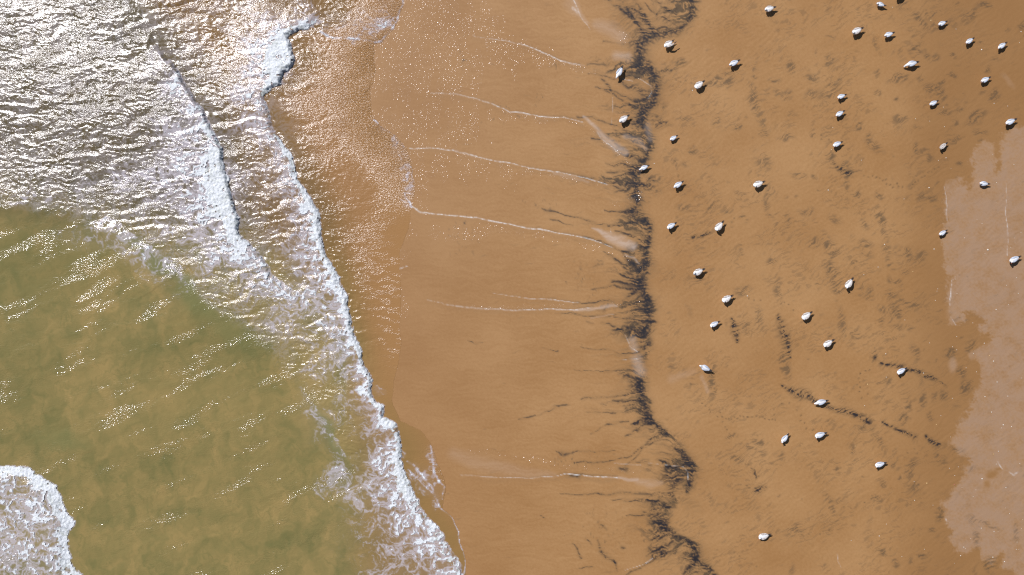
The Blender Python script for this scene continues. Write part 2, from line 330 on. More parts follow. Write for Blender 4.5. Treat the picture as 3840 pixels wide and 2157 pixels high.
SPX = np.interp(Y, _sy, _sx).astype(np.float32); FAN = .34 * np.sin(Y / 155.) + .12 * np.sin(Y / 47.)
dxs = X - SPX + .8 * gs.wx
yf_ = Y + dxs * FAN
st_f = fbm((X + 1.5 * gs.wx) / 55, (yf_ + 1.5 * gs.wy) / 7.5, 4, 75, .6); st_g = fbm((X + 2 * gs.wx) / 110, (yf_ + 2.2 * gs.wy) / 24, 4, 76, .6)
dens = np.clip(.75 + 1.8 * nz(Y / 75, X * 0 + 3.3, 77), .1, 1.5)
smoke = np.where(dxs < 0, np.exp(-(-dxs / (38 + 45 * dens * np.clip(.6 + 1.2 * st_g, .2, 2))) ** 1.5), np.exp(-(dxs / 20) ** 2))
smoke = np.clip(smoke * (.35 + .75 * dens) * (.62 + 3.0 * st_f + 2.0 * st_g), 0, 1)
texM = np.clip(.75 + .8 * spk + .6 * st_l, 0, 1.3)
dark = gs.zeros()
def K(p, s=1.0, tex=texL, warp=.3, hard=-.35): stroke(gs, dark, [(q[0], q[1], q[2] * 1.25) + tuple(q[3:]) for q in p], s=s, warp=min(warp + .35, .75), hard=hard, tex=tex)
# the dark mineral-sand spine of the old swash line
SP = [[(2590, -60, 10), (2594, 0, 12), (2597, 30, 14), (2587, 65, 14), (2565, 98, 14), (2535, 120, 18), (2500, 122, 20), (2465, 130, 22), (2430, 148, 22), (2408, 175, 24), (2396, 215, 22), (2390, 248, 16)],
      [(2430, 232, 16), (2450, 262, 22), (2468, 300, 24), (2470, 340, 22), (2455, 378, 22), (2425, 402, 24), (2402, 430, 20), (2398, 455, 20)],
      [(2415, 455, 22), (2430, 490, 22), (2445, 520, 18), (2436, 555, 20), (2426, 590, 20), (2405, 620, 26), (2380, 640, 22), (2372, 665, 18)],
      [(2380, 700, 18), (2392, 750, 24), (2384, 790, 22)], [(2420, 825, 14), (2432, 862, 15), (2436, 905, 15), (2430, 945, 14), (2424, 985, 18), (2415, 1010, 14)],
      [(2395, 1050, 22), (2415, 1085, 22), (2432, 1125, 20), (2430, 1165, 24), (2440, 1210, 16)], [(2360, 1235, 16), (2400, 1252, 18), (2432, 1235, 14)], [(2405, 1305, 14), (2432, 1290, 12)],
      [(2400, 1430, 14), (2410, 1480, 20), (2424, 1530, 20), (2436, 1572, 16), (2470, 1600, 10)], [(2478, 1608, 8), (2502, 1625, 10)], [(2530, 1676, 9), (2560, 1694, 17), (2582, 1730, 23), (2591, 1770, 23), (2588, 1810, 17), (2574, 1845, 8)],
      [(2480, 1955, 16), (2498, 1980, 16), (2530, 2006, 10), (2560, 2022, 12), (2592, 2036, 16), (2608, 2062, 27), (2610, 2092, 27), (2600, 2112, 14)], [(2615, 2100, 10), (2655, 2130, 12), (2690, 2170, 14), (2720, 2230, 10)]]
for p in SP: K([(q[0] - 2, q[1], q[2] * 1.1, .74) for q in p], tex=np.clip(.15 + .85 * texM + .5 * st_l, .1, 1.1), hard=-.15)
random.seed(23)
for i in range(150):                                  # smoky drifts feathering seaward off the spine
    y = random.uniform(-280, 2440); x1 = np.interp(y, [-300, 0, 100, 200, 300, 450, 620, 800, 960, 1150, 1250, 1400, 1550, 1650, 1750, 1850, 1930, 2050, 2160, 2460], [2560, 2560, 2480, 2400, 2450, 2410, 2390, 2400, 2425, 2430, 2410, 2400, 2430, 2500, 2560, 2540, 2470, 2560, 2640, 2760]) + random.gauss(0, 10)
    ln = random.uniform(50, 170); dy = ln * (math.sin(y / 160.) * .3 + random.gauss(0, .15)); w = random.uniform(7, 19); st0 = random.uniform(.22, .55)
    K([(x1 - ln, y + dy, 2, 0), (x1 - ln * .5, y + dy * .4, w, st0 * .8), (x1, y, w, st0)], tex=np.clip(.5 + 1.5 * st_l + .4 * spk, 0, 1.3), hard=-.6)
for p in SP: K([(q[0] - 4, q[1] + 2, q[2] * 2.3, .5) for q in p], tex=texM)
# traced streaks
ST = [[(2255, -10, 5), (2310, 20, 7), (2360, 60, 8), (2400, 110, 10)], [(2290, -20, 6), (2350, 15, 9), (2400, 50, 12), (2440, 110, 10)], [(2340, 20, 7), (2380, 80, 12), (2420, 130, 10)], [(2370, -10, 7), (2420, 60, 8), (2445, 120, 8)], [(2420, -20, 4), (2480, 20, 6), (2540, 50, 5)], [(2410, 10, 3), (2470, 60, 5), (2530, 90, 6)],
      [(2260, 160, 3), (2310, 163, 4), (2360, 165, 3)], [(2330, 165, 5), (2400, 160, 8)], [(2200, 236, 3), (2280, 240, 5), (2360, 235, 5)], [(2290, 262, 3), (2360, 250, 5), (2400, 245, 6)], [(2200, 277, 3), (2255, 285, 5), (2310, 300, 4)],
      [(2230, 330, 3), (2290, 345, 6), (2350, 365, 8), (2400, 390, 9)], [(2260, 300, 8), (2285, 330, 8), (2290, 350, 4)], [(2330, 310, 10), (2390, 335, 16), (2420, 370, 14)], [(2270, 345, 4), (2340, 385, 5), (2400, 410, 6)], [(2300, 360, 5), (2370, 400, 6)], [(2340, 270, 5), (2420, 275, 7)], [(2350, 290, 4), (2440, 300, 6)], [(2360, 250, 5), (2440, 255, 9)],
      [(2165, 440, 4), (2216, 443, 5), (2280, 460, 5), (2320, 476, 5), (2370, 512, 6), (2425, 545, 8)], [(2300, 485, 3), (2350, 512, 5), (2400, 545, 5)], [(2240, 480, 5), (2280, 510, 6), (2320, 550, 7), (2368, 592, 6)], [(2215, 520, 6), (2254, 522, 5)], [(2318, 560, 10), (2370, 590, 8), (2400, 600, 8)],
      [(2275, 612, 3), (2310, 616, 7), (2345, 612, 9)], [(2280, 640, 4), (2330, 643, 7), (2365, 640, 8)], [(2300, 660, 4), (2360, 655, 6)], [(2170, 660, 4), (2220, 668, 8), (2270, 685, 7)], [(2290, 690, 6), (2310, 680, 6)], [(2300, 692, 5), (2340, 715, 8), (2380, 745, 10)], [(2270, 788, 3), (2320, 795, 7), (2370, 790, 10)], [(2310, 720, 6), (2380, 700, 10), (2440, 690, 8)],
      [(2030, 785, 3), (2062, 793, 9), (2095, 798, 3)], [(2095, 798, 3), (2150, 812, 4), (2200, 832, 5), (2250, 846, 5), (2330, 850, 6), (2410, 834, 9)], [(2060, 820, 3), (2100, 830, 3), (2150, 845, 3)], [(2190, 888, 4), (2250, 905, 6), (2300, 925, 6), (2345, 946, 6)], [(2310, 868, 4), (2360, 885, 5), (2415, 915, 6)],
      [(2335, 945, 10), (2380, 930, 12), (2430, 925, 8)], [(2270, 945, 4), (2320, 985, 8), (2370, 1030, 8)], [(2345, 965, 10), (2380, 985, 12), (2400, 1020, 6)], [(2320, 1030, 4), (2380, 1050, 12)], [(2300, 1065, 8), (2360, 1060, 16), (2410, 1070, 14)], [(2215, 1080, 2), (2300, 1082, 5), (2390, 1080, 8)], [(2335, 1125, 6), (2370, 1095, 9), (2400, 1075, 10)],
      [(2155, 1135, 3), (2220, 1130, 6), (2300, 1128, 8), (2340, 1130, 5)], [(2080, 1172, 2), (2140, 1175, 4), (2190, 1183, 5), (2280, 1187, 6), (2340, 1170, 5), (2400, 1160, 10)], [(2330, 1150, 6), (2390, 1140, 10)], [(2190, 1207, 4), (2218, 1211, 4)], [(2250, 1211, 5), (2280, 1218, 5), (2310, 1236, 7), (2360, 1258, 8), (2420, 1262, 8)], [(2300, 1190, 4), (2370, 1205, 6), (2455, 1212, 8)], [(2300, 1240, 14), (2330, 1245, 14)],
      [(1755, 1280, 2), (1790, 1283, 4), (1815, 1280, 2)], [(2180, 1300, 2), (2260, 1312, 4), (2330, 1322, 3), (2390, 1322, 6)], [(2035, 1310, 2), (2095, 1312, 3)], [(2150, 1388, 2), (2260, 1393, 2), (2400, 1396, 3)], [(2340, 1412, 8), (2400, 1418, 9)],
      [(1940, 1576, 2), (1970, 1568, 6), (2010, 1556, 3)], [(2010, 1554, 2), (2060, 1538, 4), (2080, 1528, 5), (2135, 1514, 3)], [(2175, 1495, 4), (2195, 1490, 9), (2260, 1482, 6), (2330, 1478, 4), (2400, 1474, 8)], [(2300, 1495, 6), (2340, 1504, 9), (2400, 1504, 8)], [(2330, 1522, 3), (2400, 1515, 9)], [(2200, 1550, 2), (2255, 1547, 3), (2310, 1550, 5)], [(2340, 1550, 2), (2400, 1545, 7)],
      [(2210, 1625, 2), (2270, 1600, 3), (2300, 1592, 7), (2350, 1580, 4)], [(2360, 1592, 5), (2400, 1588, 10), (2440, 1575, 10)], [(2345, 1635, 3), (2380, 1612, 7), (2440, 1592, 9)], [(2372, 1590, 7), (2420, 1570, 11), (2445, 1562, 10)], [(2340, 1750, 2), (2380, 1715, 3), (2408, 1668, 6), (2440, 1640, 8), (2480, 1630, 8)], [(2420, 1670, 4), (2450, 1650, 6), (2495, 1636, 9)], [(2290, 1735, 3), (2360, 1710, 4), (2400, 1670, 4)],
      [(2090, 1695, 3), (2105, 1700, 9), (2150, 1694, 4)], [(2150, 1694, 3), (2220, 1692, 4), (2310, 1690, 2)], [(2155, 1735, 3), (2230, 1740, 5), (2290, 1732, 4)], [(2380, 1735, 4), (2410, 1732, 9), (2430, 1730, 5)], [(2330, 1762, 10), (2350, 1760, 10)], [(2470, 1728, 6), (2500, 1738, 8)], [(2430, 1745, 8), (2440, 1750, 6)],
      [(2120, 1780, 5), (2170, 1790, 9), (2180, 1785, 4)], [(2100, 1850, 2), (2200, 1850, 4), (2300, 1848, 6), (2400, 1850, 8), (2520, 1856, 10)], [(2300, 1868, 3), (2370, 1880, 7), (2440, 1868, 9), (2520, 1862, 9)], [(2430, 1878, 5), (2470, 1880, 5)], [(2410, 1920, 3), (2450, 1910, 7), (2530, 1898, 6)], [(2345, 1934, 2), (2385, 1937, 7), (2410, 1933, 3)],
      [(2500, 1775, 14), (2540, 1800, 20), (2520, 1830, 16)], [(2500, 1745, 10), (2540, 1760, 18)], [(2340, 2165, 3), (2420, 2110, 6), (2500, 2070, 7), (2580, 2050, 7)], [(2550, 2160, 8), (2590, 2120, 10)], [(2420, 2085, 4), (2470, 2060, 10), (2520, 2030, 8)], [(2560, 2170, 6), (2640, 2130, 6)],
      [(2030, 1930, 3), (2040, 1945, 3)], [(2240, 2020, 5), (2250, 2060, 10), (2275, 2090, 10), (2300, 2110, 8)], [(2195, 2015, 4), (2215, 2040, 4)], [(2165, 2133, 2), (2220, 2132, 4)], [(2150, 2040, 3), (2180, 2090, 5)], [(2330, 2055, 6), (2340, 2056, 5)], [(2240, 1960, 5), (2270, 1980, 4)], [(2300, 2100, 6), (2310, 2140, 4)]]
for p in ST: K([(q[0], q[1], q[2] * 1.15, .70) for q in p], hard=-.5)
for p in ST: K([(q[0], q[1], q[2] * 2.1, .28) for q in p])
smu_shade = gs.zeros()
random.seed(11)
bandx = [(-300, 2560), (0, 2560), (100, 2480), (200, 2400), (300, 2450), (450, 2410), (620, 2390), (800, 2400), (960, 2425), (1150, 2430), (1250, 2410), (1400, 2400), (1550, 2430), (1650, 2500), (1750, 2560), (1850, 2540), (1930, 2470), (2050, 2560), (2160, 2640), (2460, 2760)]
by, bx_ = [a for a, b in bandx], [b for a, b in bandx]
for i in range(330):
    y = random.uniform(-280, 2440); x1 = np.interp(y, by, bx_) + random.gauss(-10, 22)
    ln = random.uniform(25, 150) * (1.5 if random.random() < .2 else 1); fan = math.sin(y / 160.) * .28 + random.gauss(0, .12)
    w = random.uniform(1.5, 6.5); s = random.uniform(.3, .9)
    x0 = x1 - ln; y0 = y + ln * fan
    s *= .5; w *= 1.3
    K([(x0, y0, 1.2, s * .3), ((x0 + x1) / 2, (y + y0) / 2 + random.gauss(0, 3), w, s * .8), (x1, y, w * .9, s)], warp=.5, hard=-.6)
for i in range(260):                                  # faint drifted grains on the mid beach
    x = random.triangular(1650, 2420, 2330); y = random.uniform(-250, 2400); ln = random.uniform(8, 60)
    K([(x, y, 1.5, .1), (x + ln / 2, y - ln * .04, random.uniform(1.5, 4.5), random.uniform(.12, .42)), (x + ln, y - ln * .12, 1.5, .1)], warp=.5)
for cx, cy, rx, ry, n in ((1730, 870, 60, 60, 40), (2200, 1040, 40, 70, 45), (2010, 770, 60, 20, 15), (2260, 2000, 60, 110, 60), (2150, 1720, 60, 30, 28), (1880, 420, 80, 40, 16), (2080, 250, 12, 8, 8), (1730, 230, 10, 60, 12), (2020, 360, 10, 40, 8)):
    for i in range(n):
        x = random.gauss(cx, rx * .6); y = random.gauss(cy, ry * .6); K([(x, y, random.uniform(2, 5), random.uniform(.2, .65)), (x + random.uniform(-4, 6), y + random.uniform(3, 12), 2.5, .3)], warp=.4)
# mottled curtain just right of the spine
tR = np.clip(.55 + 1.2 * hat + .7 * spk, 0, 1.2)
for q in [(2475, 455, 45, 26, 30, .75), (2440, 270, 30, 24, 0, .5), (2510, 262, 42, 14, -10, .6), (2555, 236, 30, 16, 0, .35), (2440, 670, 30, 16, 0, .6), (2425, 700, 60, 30, 15, .6), (2480, 400, 40, 30, 40, .45), (2430, 1240, 40, 30, -30, .6), (2400, 1450, 40, 40, 0, .55), (2450, 340, 30, 60, 0, .4), (2380, 150, 60, 60, 45, .35),
          (2460, 1925, 60, 50, 30, .55), (2470, 2000, 40, 60, 20, .75), (2470, 2075, 60, 40, 0, .7), (2360, 40, 90, 50, 40, .4), (2480, 60, 70, 40, 20, .4), (2590, 1890, 60, 40, 40, .25), (2400, 1000, 60, 50, 0, .4), (2360, 800, 60, 40, 0, .35), (2520, 1795, 60, 50, 20, .4), (2330, 90, 60, 30, 50, .3)]:
    blob(gs, dark, *q, warp=1.2, tex=tR)
# scattered rippled dark patches of the upper beach
PA = [(2504, 264, 25, 8), (2552, 234, 12, 9), (2720, 294, 15, 20), (2681, 312, 20, 10), (2840, 264, 8, 5), (2834, 294, 5, 7), (2903, 306, 14, 8), (2915, 342, 12, 8), (3035, 297, 15, 12), (2948, 357, 15, 14), (3035, 357, 18, 14), (2830, 385, 10, 45, -15),
      (2765, 480, 12, 8), (2960, 250, 8, 20, -20), (3383, 24, 12, 12), (3440, 75, 8, 20), (3467, 54, 5, 8), (3500, 57, 14, 6, -40), (3455, 95, 7, 12), (3428, 186, 8, 12), (3467, 204, 8, 8), (3497, 219, 14, 8), (3692, 21, 14, 8), (3773, 114, 8, 6), (3110, 234, 8, 10), (3278, 267, 6, 8), (3146, 300, 12, 4),
      (3110, 339, 24, 18), (3287, 342, 12, 8), (3353, 372, 8, 5), (3458, 288, 12, 9), (3530, 309, 8, 6), (3569, 285, 10, 6), (3578, 210, 8, 6), (3521, 348, 10, 7), (3530, 372, 8, 8), (3584, 417, 10, 8), (3536, 423, 12, 6), (3698, 264, 10, 8), (3827, 108, 8, 10), (3370, 300, 30, 10), (3500, 330, 22, 14),
      (2684, 455, 13, 18), (2570, 449, 15, 8), (2855, 464, 9, 25, -10), (2858, 500, 12, 10), (2855, 614, 22, 15), (2579, 614, 12, 8), (2537, 608, 8, 14), (2600, 560, 14, 8), (2945, 521, 20, 6), (3056, 506, 10, 8), (2450, 665, 20, 8), (2555, 710, 16, 6), (2774, 731, 15, 6), (2570, 782, 20, 10), (2660, 779, 20, 6), (2870, 764, 10, 20), (3026, 794, 18, 6), (2786, 818, 8, 8), (2882, 809, 10, 6), (2990, 650, 18, 7), (3050, 660, 8, 5), (2730, 790, 14, 5),
      (3215, 473, 10, 6), (3371, 449, 18, 8), (3440, 476, 10, 7), (3275, 542, 27, 15, 35), (3434, 560, 5, 14), (3164, 632, 15, 24, 0), (3194, 650, 20, 8), (3291, 734, 10, 12), (3218, 725, 8, 6), (3302, 815, 10, 24, -10), (3231, 842, 11, 13), (3134, 824, 16, 7), (3446, 740, 8, 8), (3482, 743, 15, 8), (3668, 500, 12, 10), (3578, 461, 8, 6), (3107, 590, 12, 8), (3545, 600, 8, 6), (3600, 612, 8, 6), (3260, 500, 10, 12), (3180, 690, 10, 6),
      (3245, 928, 16, 26, -20), (3323, 928, 13, 22, -15), (3332, 988, 8, 17), (3107, 920, 13, 36, -22), (3128, 1030, 13, 44, -15), (3395, 940, 30, 13, 20), (3428, 979, 25, 6, 10), (3450, 960, 12, 10), (3392, 1021, 12, 8), (3329, 1048, 7, 10), (3365, 1057, 13, 6, 20), (3260, 1105, 8, 14, -10), (3344, 1108, 18, 12, 35), (3362, 1168, 12, 22, -10), (3416, 1138, 28, 7, 15), (3158, 1210, 10, 38, -12), (3296, 1201, 9, 8), (3302, 1156, 14, 8), (3362, 1225, 16, 6, 15), (3413, 1237, 14, 5, 10), (3215, 1258, 12, 10), (3365, 1267, 16, 6), (3152, 1078, 18, 12), (3310, 880, 8, 12),
      (2948, 1368, 9, 40, -5), (2668, 1431, 9, 45, 0), (2741, 1632, 12, 6), (2840, 1653, 18, 8), (2810, 1683, 22, 8, 15), (2855, 1701, 10, 10), (2765, 1719, 16, 9), (2918, 1707, 12, 10), (2747, 1632, 10, 6), (2915, 1087, 12, 36), (2792, 1093, 22, 14, 10), (3050, 910, 17, 11), (2894, 976, 15, 12), (2597, 1051, 16, 6), (2840, 1190, 12, 30, -10), (2785, 1225, 8, 16), (2600, 1440, 5, 3),
      (3275, 1332, 9, 14), (3428, 1320, 8, 24), (3401, 1527, 9, 24, 5), (3191, 1674, 9, 15), (3293, 1656, 7, 15), (3485, 1569, 7, 14), (3320, 1428, 8, 14), (3257, 1524, 10, 5), (3378, 1570, 12, 8), (3458, 1500, 7, 16), (3500, 1490, 6, 12), (3520, 1720, 12, 18, -20), (3205, 1725, 8, 10), (3220, 1600, 14, 8),
      (3419, 1759, 13, 22), (3425, 1822, 11, 12), (3308, 1810, 8, 12, -30), (3380, 1798, 7, 5), (3140, 1876, 13, 5), (3113, 1915, 8, 42), (3512, 1936, 11, 9, 30), (3495, 1990, 8, 7), (3308, 2074, 13, 8, 30), (3413, 2101, 8, 8), (3527, 1909, 8, 8), (3716, 2113, 12, 22), (3360, 2110, 8, 14), (3454, 2080, 8, 6), (3640, 1944, 10, 20, -40), (3659, 2023, 7, 24), (3690, 1960, 30, 4, 20), (3812, 1990, 7, 16), (3812, 2020, 8, 10), (3270, 1870, 20, 9), (2980, 1990, 24, 16), (3340, 1740, 8, 8),
      (3560, 1330, 20, 10), (3600, 1400, 14, 14), (3540, 1480, 14, 10), (3640, 1300, 10, 14), (3620, 1450, 18, 14), (3580, 1200, 10, 8), (3640, 1760, 12, 6), (3590, 1690, 22, 8, 15), (3520, 100, 40, 12), (3640, 60, 30, 14), (3720, 360, 14, 12), (3660, 440, 26, 12), (3580, 520, 16, 10)]
for q in PA:
    a = q[4] if len(q) > 4 else random.uniform(-40, 20)
    blob(gs, smu_shade, q[0], q[1], q[2] * 1.7 + 3, q[3] * 1.7 + 3, a, random.uniform(.6, 1), warp=1.0, tex=texR)
for i in range(60):
    x = random.uniform(2560, 3520); y = random.uniform(-280, 2440)
    if (y > 1300 and x < 2950 and random.random() < .8) or (y < 200 and x < 3100 and random.random() < .8): continue
    blob(gs, smu_shade, x, y, random.uniform(7, 15), random.uniform(14, 50), random.uniform(-22, 8), random.uniform(.25, .65), warp=1.0, tex=texR)
for i in range(480):                                  # more of them, small and faint, over the whole upper beach
    x = random.uniform(2480, 4100); y = random.uniform(-280, 2440)
    if random.random() < .25 * (y > 1300) * (x < 3100) + .35 * (y < 300) * (x < 3000): continue
    blob(gs, smu_shade, x, y, random.uniform(4, 20), random.uniform(3, 9), random.uniform(-50, 10), random.uniform(.2, .6), warp=.8, tex=texR)
for p in [[(2747, 1192, 5), (2753, 1225, 10), (2760, 1255, 12), (2768, 1282, 6)], [(2915, 1188, 7), (2930, 1225, 14), (2942, 1262, 15), (2955, 1305, 10), (2962, 1340, 5)], [(2600, 890, 5), (2630, 884, 8), (2660, 876, 7)],
          [(2925, 1441, 5), (2960, 1462, 10), (2990, 1478, 14), (3015, 1478, 18), (3045, 1496, 12)], [(3040, 1505, 5), (3075, 1516, 6), (3100, 1524, 9), (3150, 1540, 11), (3190, 1552, 12), (3230, 1572, 12)], [(3250, 1575, 12), (3256, 1592, 14)], [(3300, 1582, 4), (3330, 1596, 6), (3375, 1608, 10), (3400, 1624, 9), (3430, 1642, 11)], [(3476, 1640, 6), (3500, 1656, 12), (3540, 1664, 8)],
          [(3278, 1350, 7), (3300, 1362, 5), (3340, 1365, 8), (3375, 1368, 12)], [(3395, 1388, 7), (3430, 1396, 9), (3470, 1412, 13), (3500, 1422, 10)], [(3520, 1432, 4), (3550, 1446, 4)], [(2825, 1760, 4), (2833, 1790, 4)], [(2830, 1838, 12), (2850, 1836, 14), (2868, 1826, 10)],
          [(3120, 610, 6), (3140, 625, 9), (3165, 645, 10), (3200, 655, 8)]]:
    K([(q[0], q[1], q[2] * 1.8, .95) for q in p], tex=np.clip(texR + .25, 0, 1.2), warp=.6)
# footprints and prints trails
FP = [(3236, 660), (3252, 664), (3269, 659), (3284, 664), (3281, 668), (3298, 665), (3312, 674), (3322, 674), (3325, 689), (3338, 694), (3346, 705), (3365, 698), (3363, 690), (3380, 702), (3417, 695), (3425, 688), (3437, 684), (3448, 672), (3460, 666), (3473, 650), (3491, 647), (3503, 634), (3517, 630),
      (3222, 1397), (3240, 1388), (3255, 1388), (3218, 1418), (3222, 1432), (3213, 1441), (3224, 1452), (3222, 1467), (3228, 1490), (3252, 1480), (3220, 1397), (2936, 1514), (2957, 1512), (2902, 1560), (2896, 1578), (2906, 1578), (3002, 1557), (3002, 1577), (3020, 1583), (2986, 1537), (3026, 1603), (3048, 1610),
      (2690, 1562), (2704, 1560), (2718, 1566), (2728, 1567), (2742, 1571), (2756, 1565), (2768, 1567), (2778, 1559), (2790, 1559), (2804, 1559), (2818, 1561), (2832, 1558), (2846, 1566), (2856, 1563), (2866, 1572), (2884, 1580), (2698, 1545), (2706, 1580), (2716, 1600), (2725, 1612), (2734, 1625), (2630, 1512), (2644, 1521), (2660, 1535), (2665, 1545),
      (2532, 305), (2549, 310), (2571, 304), (2610, 318), (2536, 610), (2534, 622), (2538, 636), (2541, 660), (2546, 675), (2754, 819), (2780, 815), (2812, 1125), (2828, 1129), (2853, 1130), (2925, 1140), (2941, 1133), (2958, 1142), (2973, 1164), (3206, 983), (3212, 985), (3080, 515), (3078, 530), (3103, 532), (3112, 540), (3400, 1700), (3424, 1683), (3436, 1699),
      (2797, 1742), (2806, 1744), (2815, 1756), (2826, 1776), (2835, 1785), (2845, 1788), (2800, 1824), (2808, 1830), (2795, 2098), (2818, 2115), (2837, 2125), (2754, 2075), (2776, 2087), (3030, 2004), (3075, 2007), (3005, 2007), (3240, 1884), (3264, 1875), (3284, 1874), (3194, 1900), (3163, 1901), (3104, 1908), (3108, 1990), (3086, 1996)]
for q in FP:
    x, y = q; K([(x - 1.5, y + random.uniform(-2, 2), 3.4, .75), (x + random.uniform(0, 3), y - random.uniform(0, 3), 3.8, .75)], tex=None, warp=.15)
for i in range(26):                                   # print trails
    x, y = random.uniform(2560, 3820), random.uniform(-100, 2300); a = random.uniform(0, 6.3)
    for k in range(random.randint(5, 12)):
        x += 13 * math.cos(a); y += 13 * math.sin(a); a += random.gauss(0, .18); s_ = 3 * (-1) ** k
        K([(x - s_ * math.sin(a), y + s_ * math.cos(a), 2.8, random.uniform(.2, .5))], tex=None, warp=.1)
dark = np.clip(1 - (1 - dark) * (1 - .42 * smoke * sm(.3, .95, smoke)), 0, 1); smu_shade = 1 - (1 - .75 * smu_shade) * (1 - .95 * smoke)
smu_shade = 1 - (1 - smu_shade) * (1 - np.clip(.55 * sm(.12, .5, hat + .5 * hat2) * sm(2440, 2520, X) * sm(-.15, .35, fbm(X / 170, Y / 120, 3, 90)), 0, .32) * (1 - .6 * sm(3300, 3700, X)))  # wind-ripple shading and darker hatch tinted into the sand colour

# paler, drier sand on the far right
PALE = [(5200, 300), (3960, 420), (3840, 470), (3790, 482), (3757, 510), (3750, 560), (3748, 600), (3754, 640), (3745, 652), (3722, 645), (3728, 620), (3718, 580), (3712, 540), (3690, 530), (3670, 545), (3650, 570), (3643, 620), (3645, 680), (3638, 705), (3622, 712), (3608, 690), (3580, 680), (3552, 698), (3538, 722), (3540, 760), (3545, 800), (3538, 860), (3531, 900), (3540, 960), (3545, 1010), (3555, 1038), (3546, 1060), (3542, 1100), (3552, 1180), (3565, 1216), (3600, 1210),
        (3612, 1172), (3655, 1178), (3692, 1200), (3662, 1218), (3668, 1250), (3702, 1225), (3714, 1250), (3710, 1290), (3640, 1320), (3668, 1350), (3672, 1440), (3650, 1480), (3635, 1530), (3600, 1570), (3585, 1620), (3570, 1665), (3592, 1702), (3644, 1732), (3608, 1768), (3606, 1798), (3578, 1837), (3539, 1885), (3542, 1951), (3546, 1981), (3566, 1990), (3575, 2032), (3596, 2071), (3623, 2065), (3671, 2056), (3686, 2092), (3707, 2110), (3722, 2089), (3749, 2074), (3758, 2122), (3785, 2128), (3794, 2155), (3860, 2300), (4000, 2450), (5200, 3200)]
pale = polymask(gs, PALE, soft=11, warp=.6, rag=14); pale = np.clip(pale * (.80 + .55 * fbm(X / 60, Y / 50, 4, 87) + .35 * spk), 0, 1)
pale = np.maximum(pale, sm(4100, 4400, X))
for q in [(3718, 1775, 36, 20, -20, 1.0), (3695, 1812, 16, 22, 25, .9), (3745, 1755, 16, 10, 0, .9)]: blob(gs, pale, *q, warp=.5, op='mul')
blob(gs, pale, 3565, 1370, 20, 34, 0, .8, warp=.6); blob(gs, pale, 3640, 1330, 14, 18, 0, .6, warp=.6); blob(gs, pale, 3560, 1160, 20, 40, 0, .25); blob(gs, pale, 3770, 310, 40, 16, 50, .3)

# pale silt films and pools, their sky reflection painted into the colour
silt = gs.zeros()
for p, s in [([(2190, 440, 8), (2230, 475, 12), (2275, 520, 22), (2320, 560, 26), (2350, 575, 18)], .8), ([(2340, 510, 14), (2390, 530, 26), (2420, 560, 14)], .4), ([(2215, 858, 4), (2250, 868, 12), (2290, 890, 28), (2340, 912, 32), (2375, 925, 20)], .95), ([(2345, 955, 5), (2380, 965, 8), (2400, 985, 5)], .6), ([(2150, 1165, 5), (2220, 1158, 9), (2280, 1150, 11), (2310, 1146, 6)], .8),
             ([(2300, 1180, 3), (2210, 1192, 4)], .6), ([(2240, 95, 40), (2290, 110, 50), (2330, 140, 40)], .38), ([(2310, 210, 26), (2350, 215, 30)], .55), ([(2385, 1350, 34), (2400, 1390, 36)], .6), ([(2370, 1275, 26), (2380, 1310, 20)], .5), ([(2310, 1792, 6), (2350, 1796, 10), (2390, 1796, 8)], .95), ([(2390, 1800, 20), (2440, 1815, 24), (2480, 1810, 16)], .35),
             ([(2150, 0, 22), (2170, 35, 16), (2200, 90, 12)], .35), ([(2100, 232, 4), (2150, 238, 8), (2190, 245, 4)], .5), ([(2080, 655, 8), (2140, 665, 12), (2200, 680, 8)], .35), ([(1700, 1700, 40), (1800, 1740, 50), (1950, 1770, 40), (2080, 1780, 16)], .22), ([(2520, 1420, 30), (2600, 1390, 20)], .2), ([(2630, 1410, 12), (2650, 1470, 14)], .3),
             ([(2130, 20, 30), (2180, 60, 20)], .2), ([(2430, 470, 20), (2440, 520, 24)], .35), ([(1700, 560, 8), (1780, 590, 8)], .15)]:
    stroke(gs, silt, p, s=s, warp=.5, tex=np.clip(.9 + .5 * st_l, .3, 1.2))
silt = np.clip(silt, 0, 1)
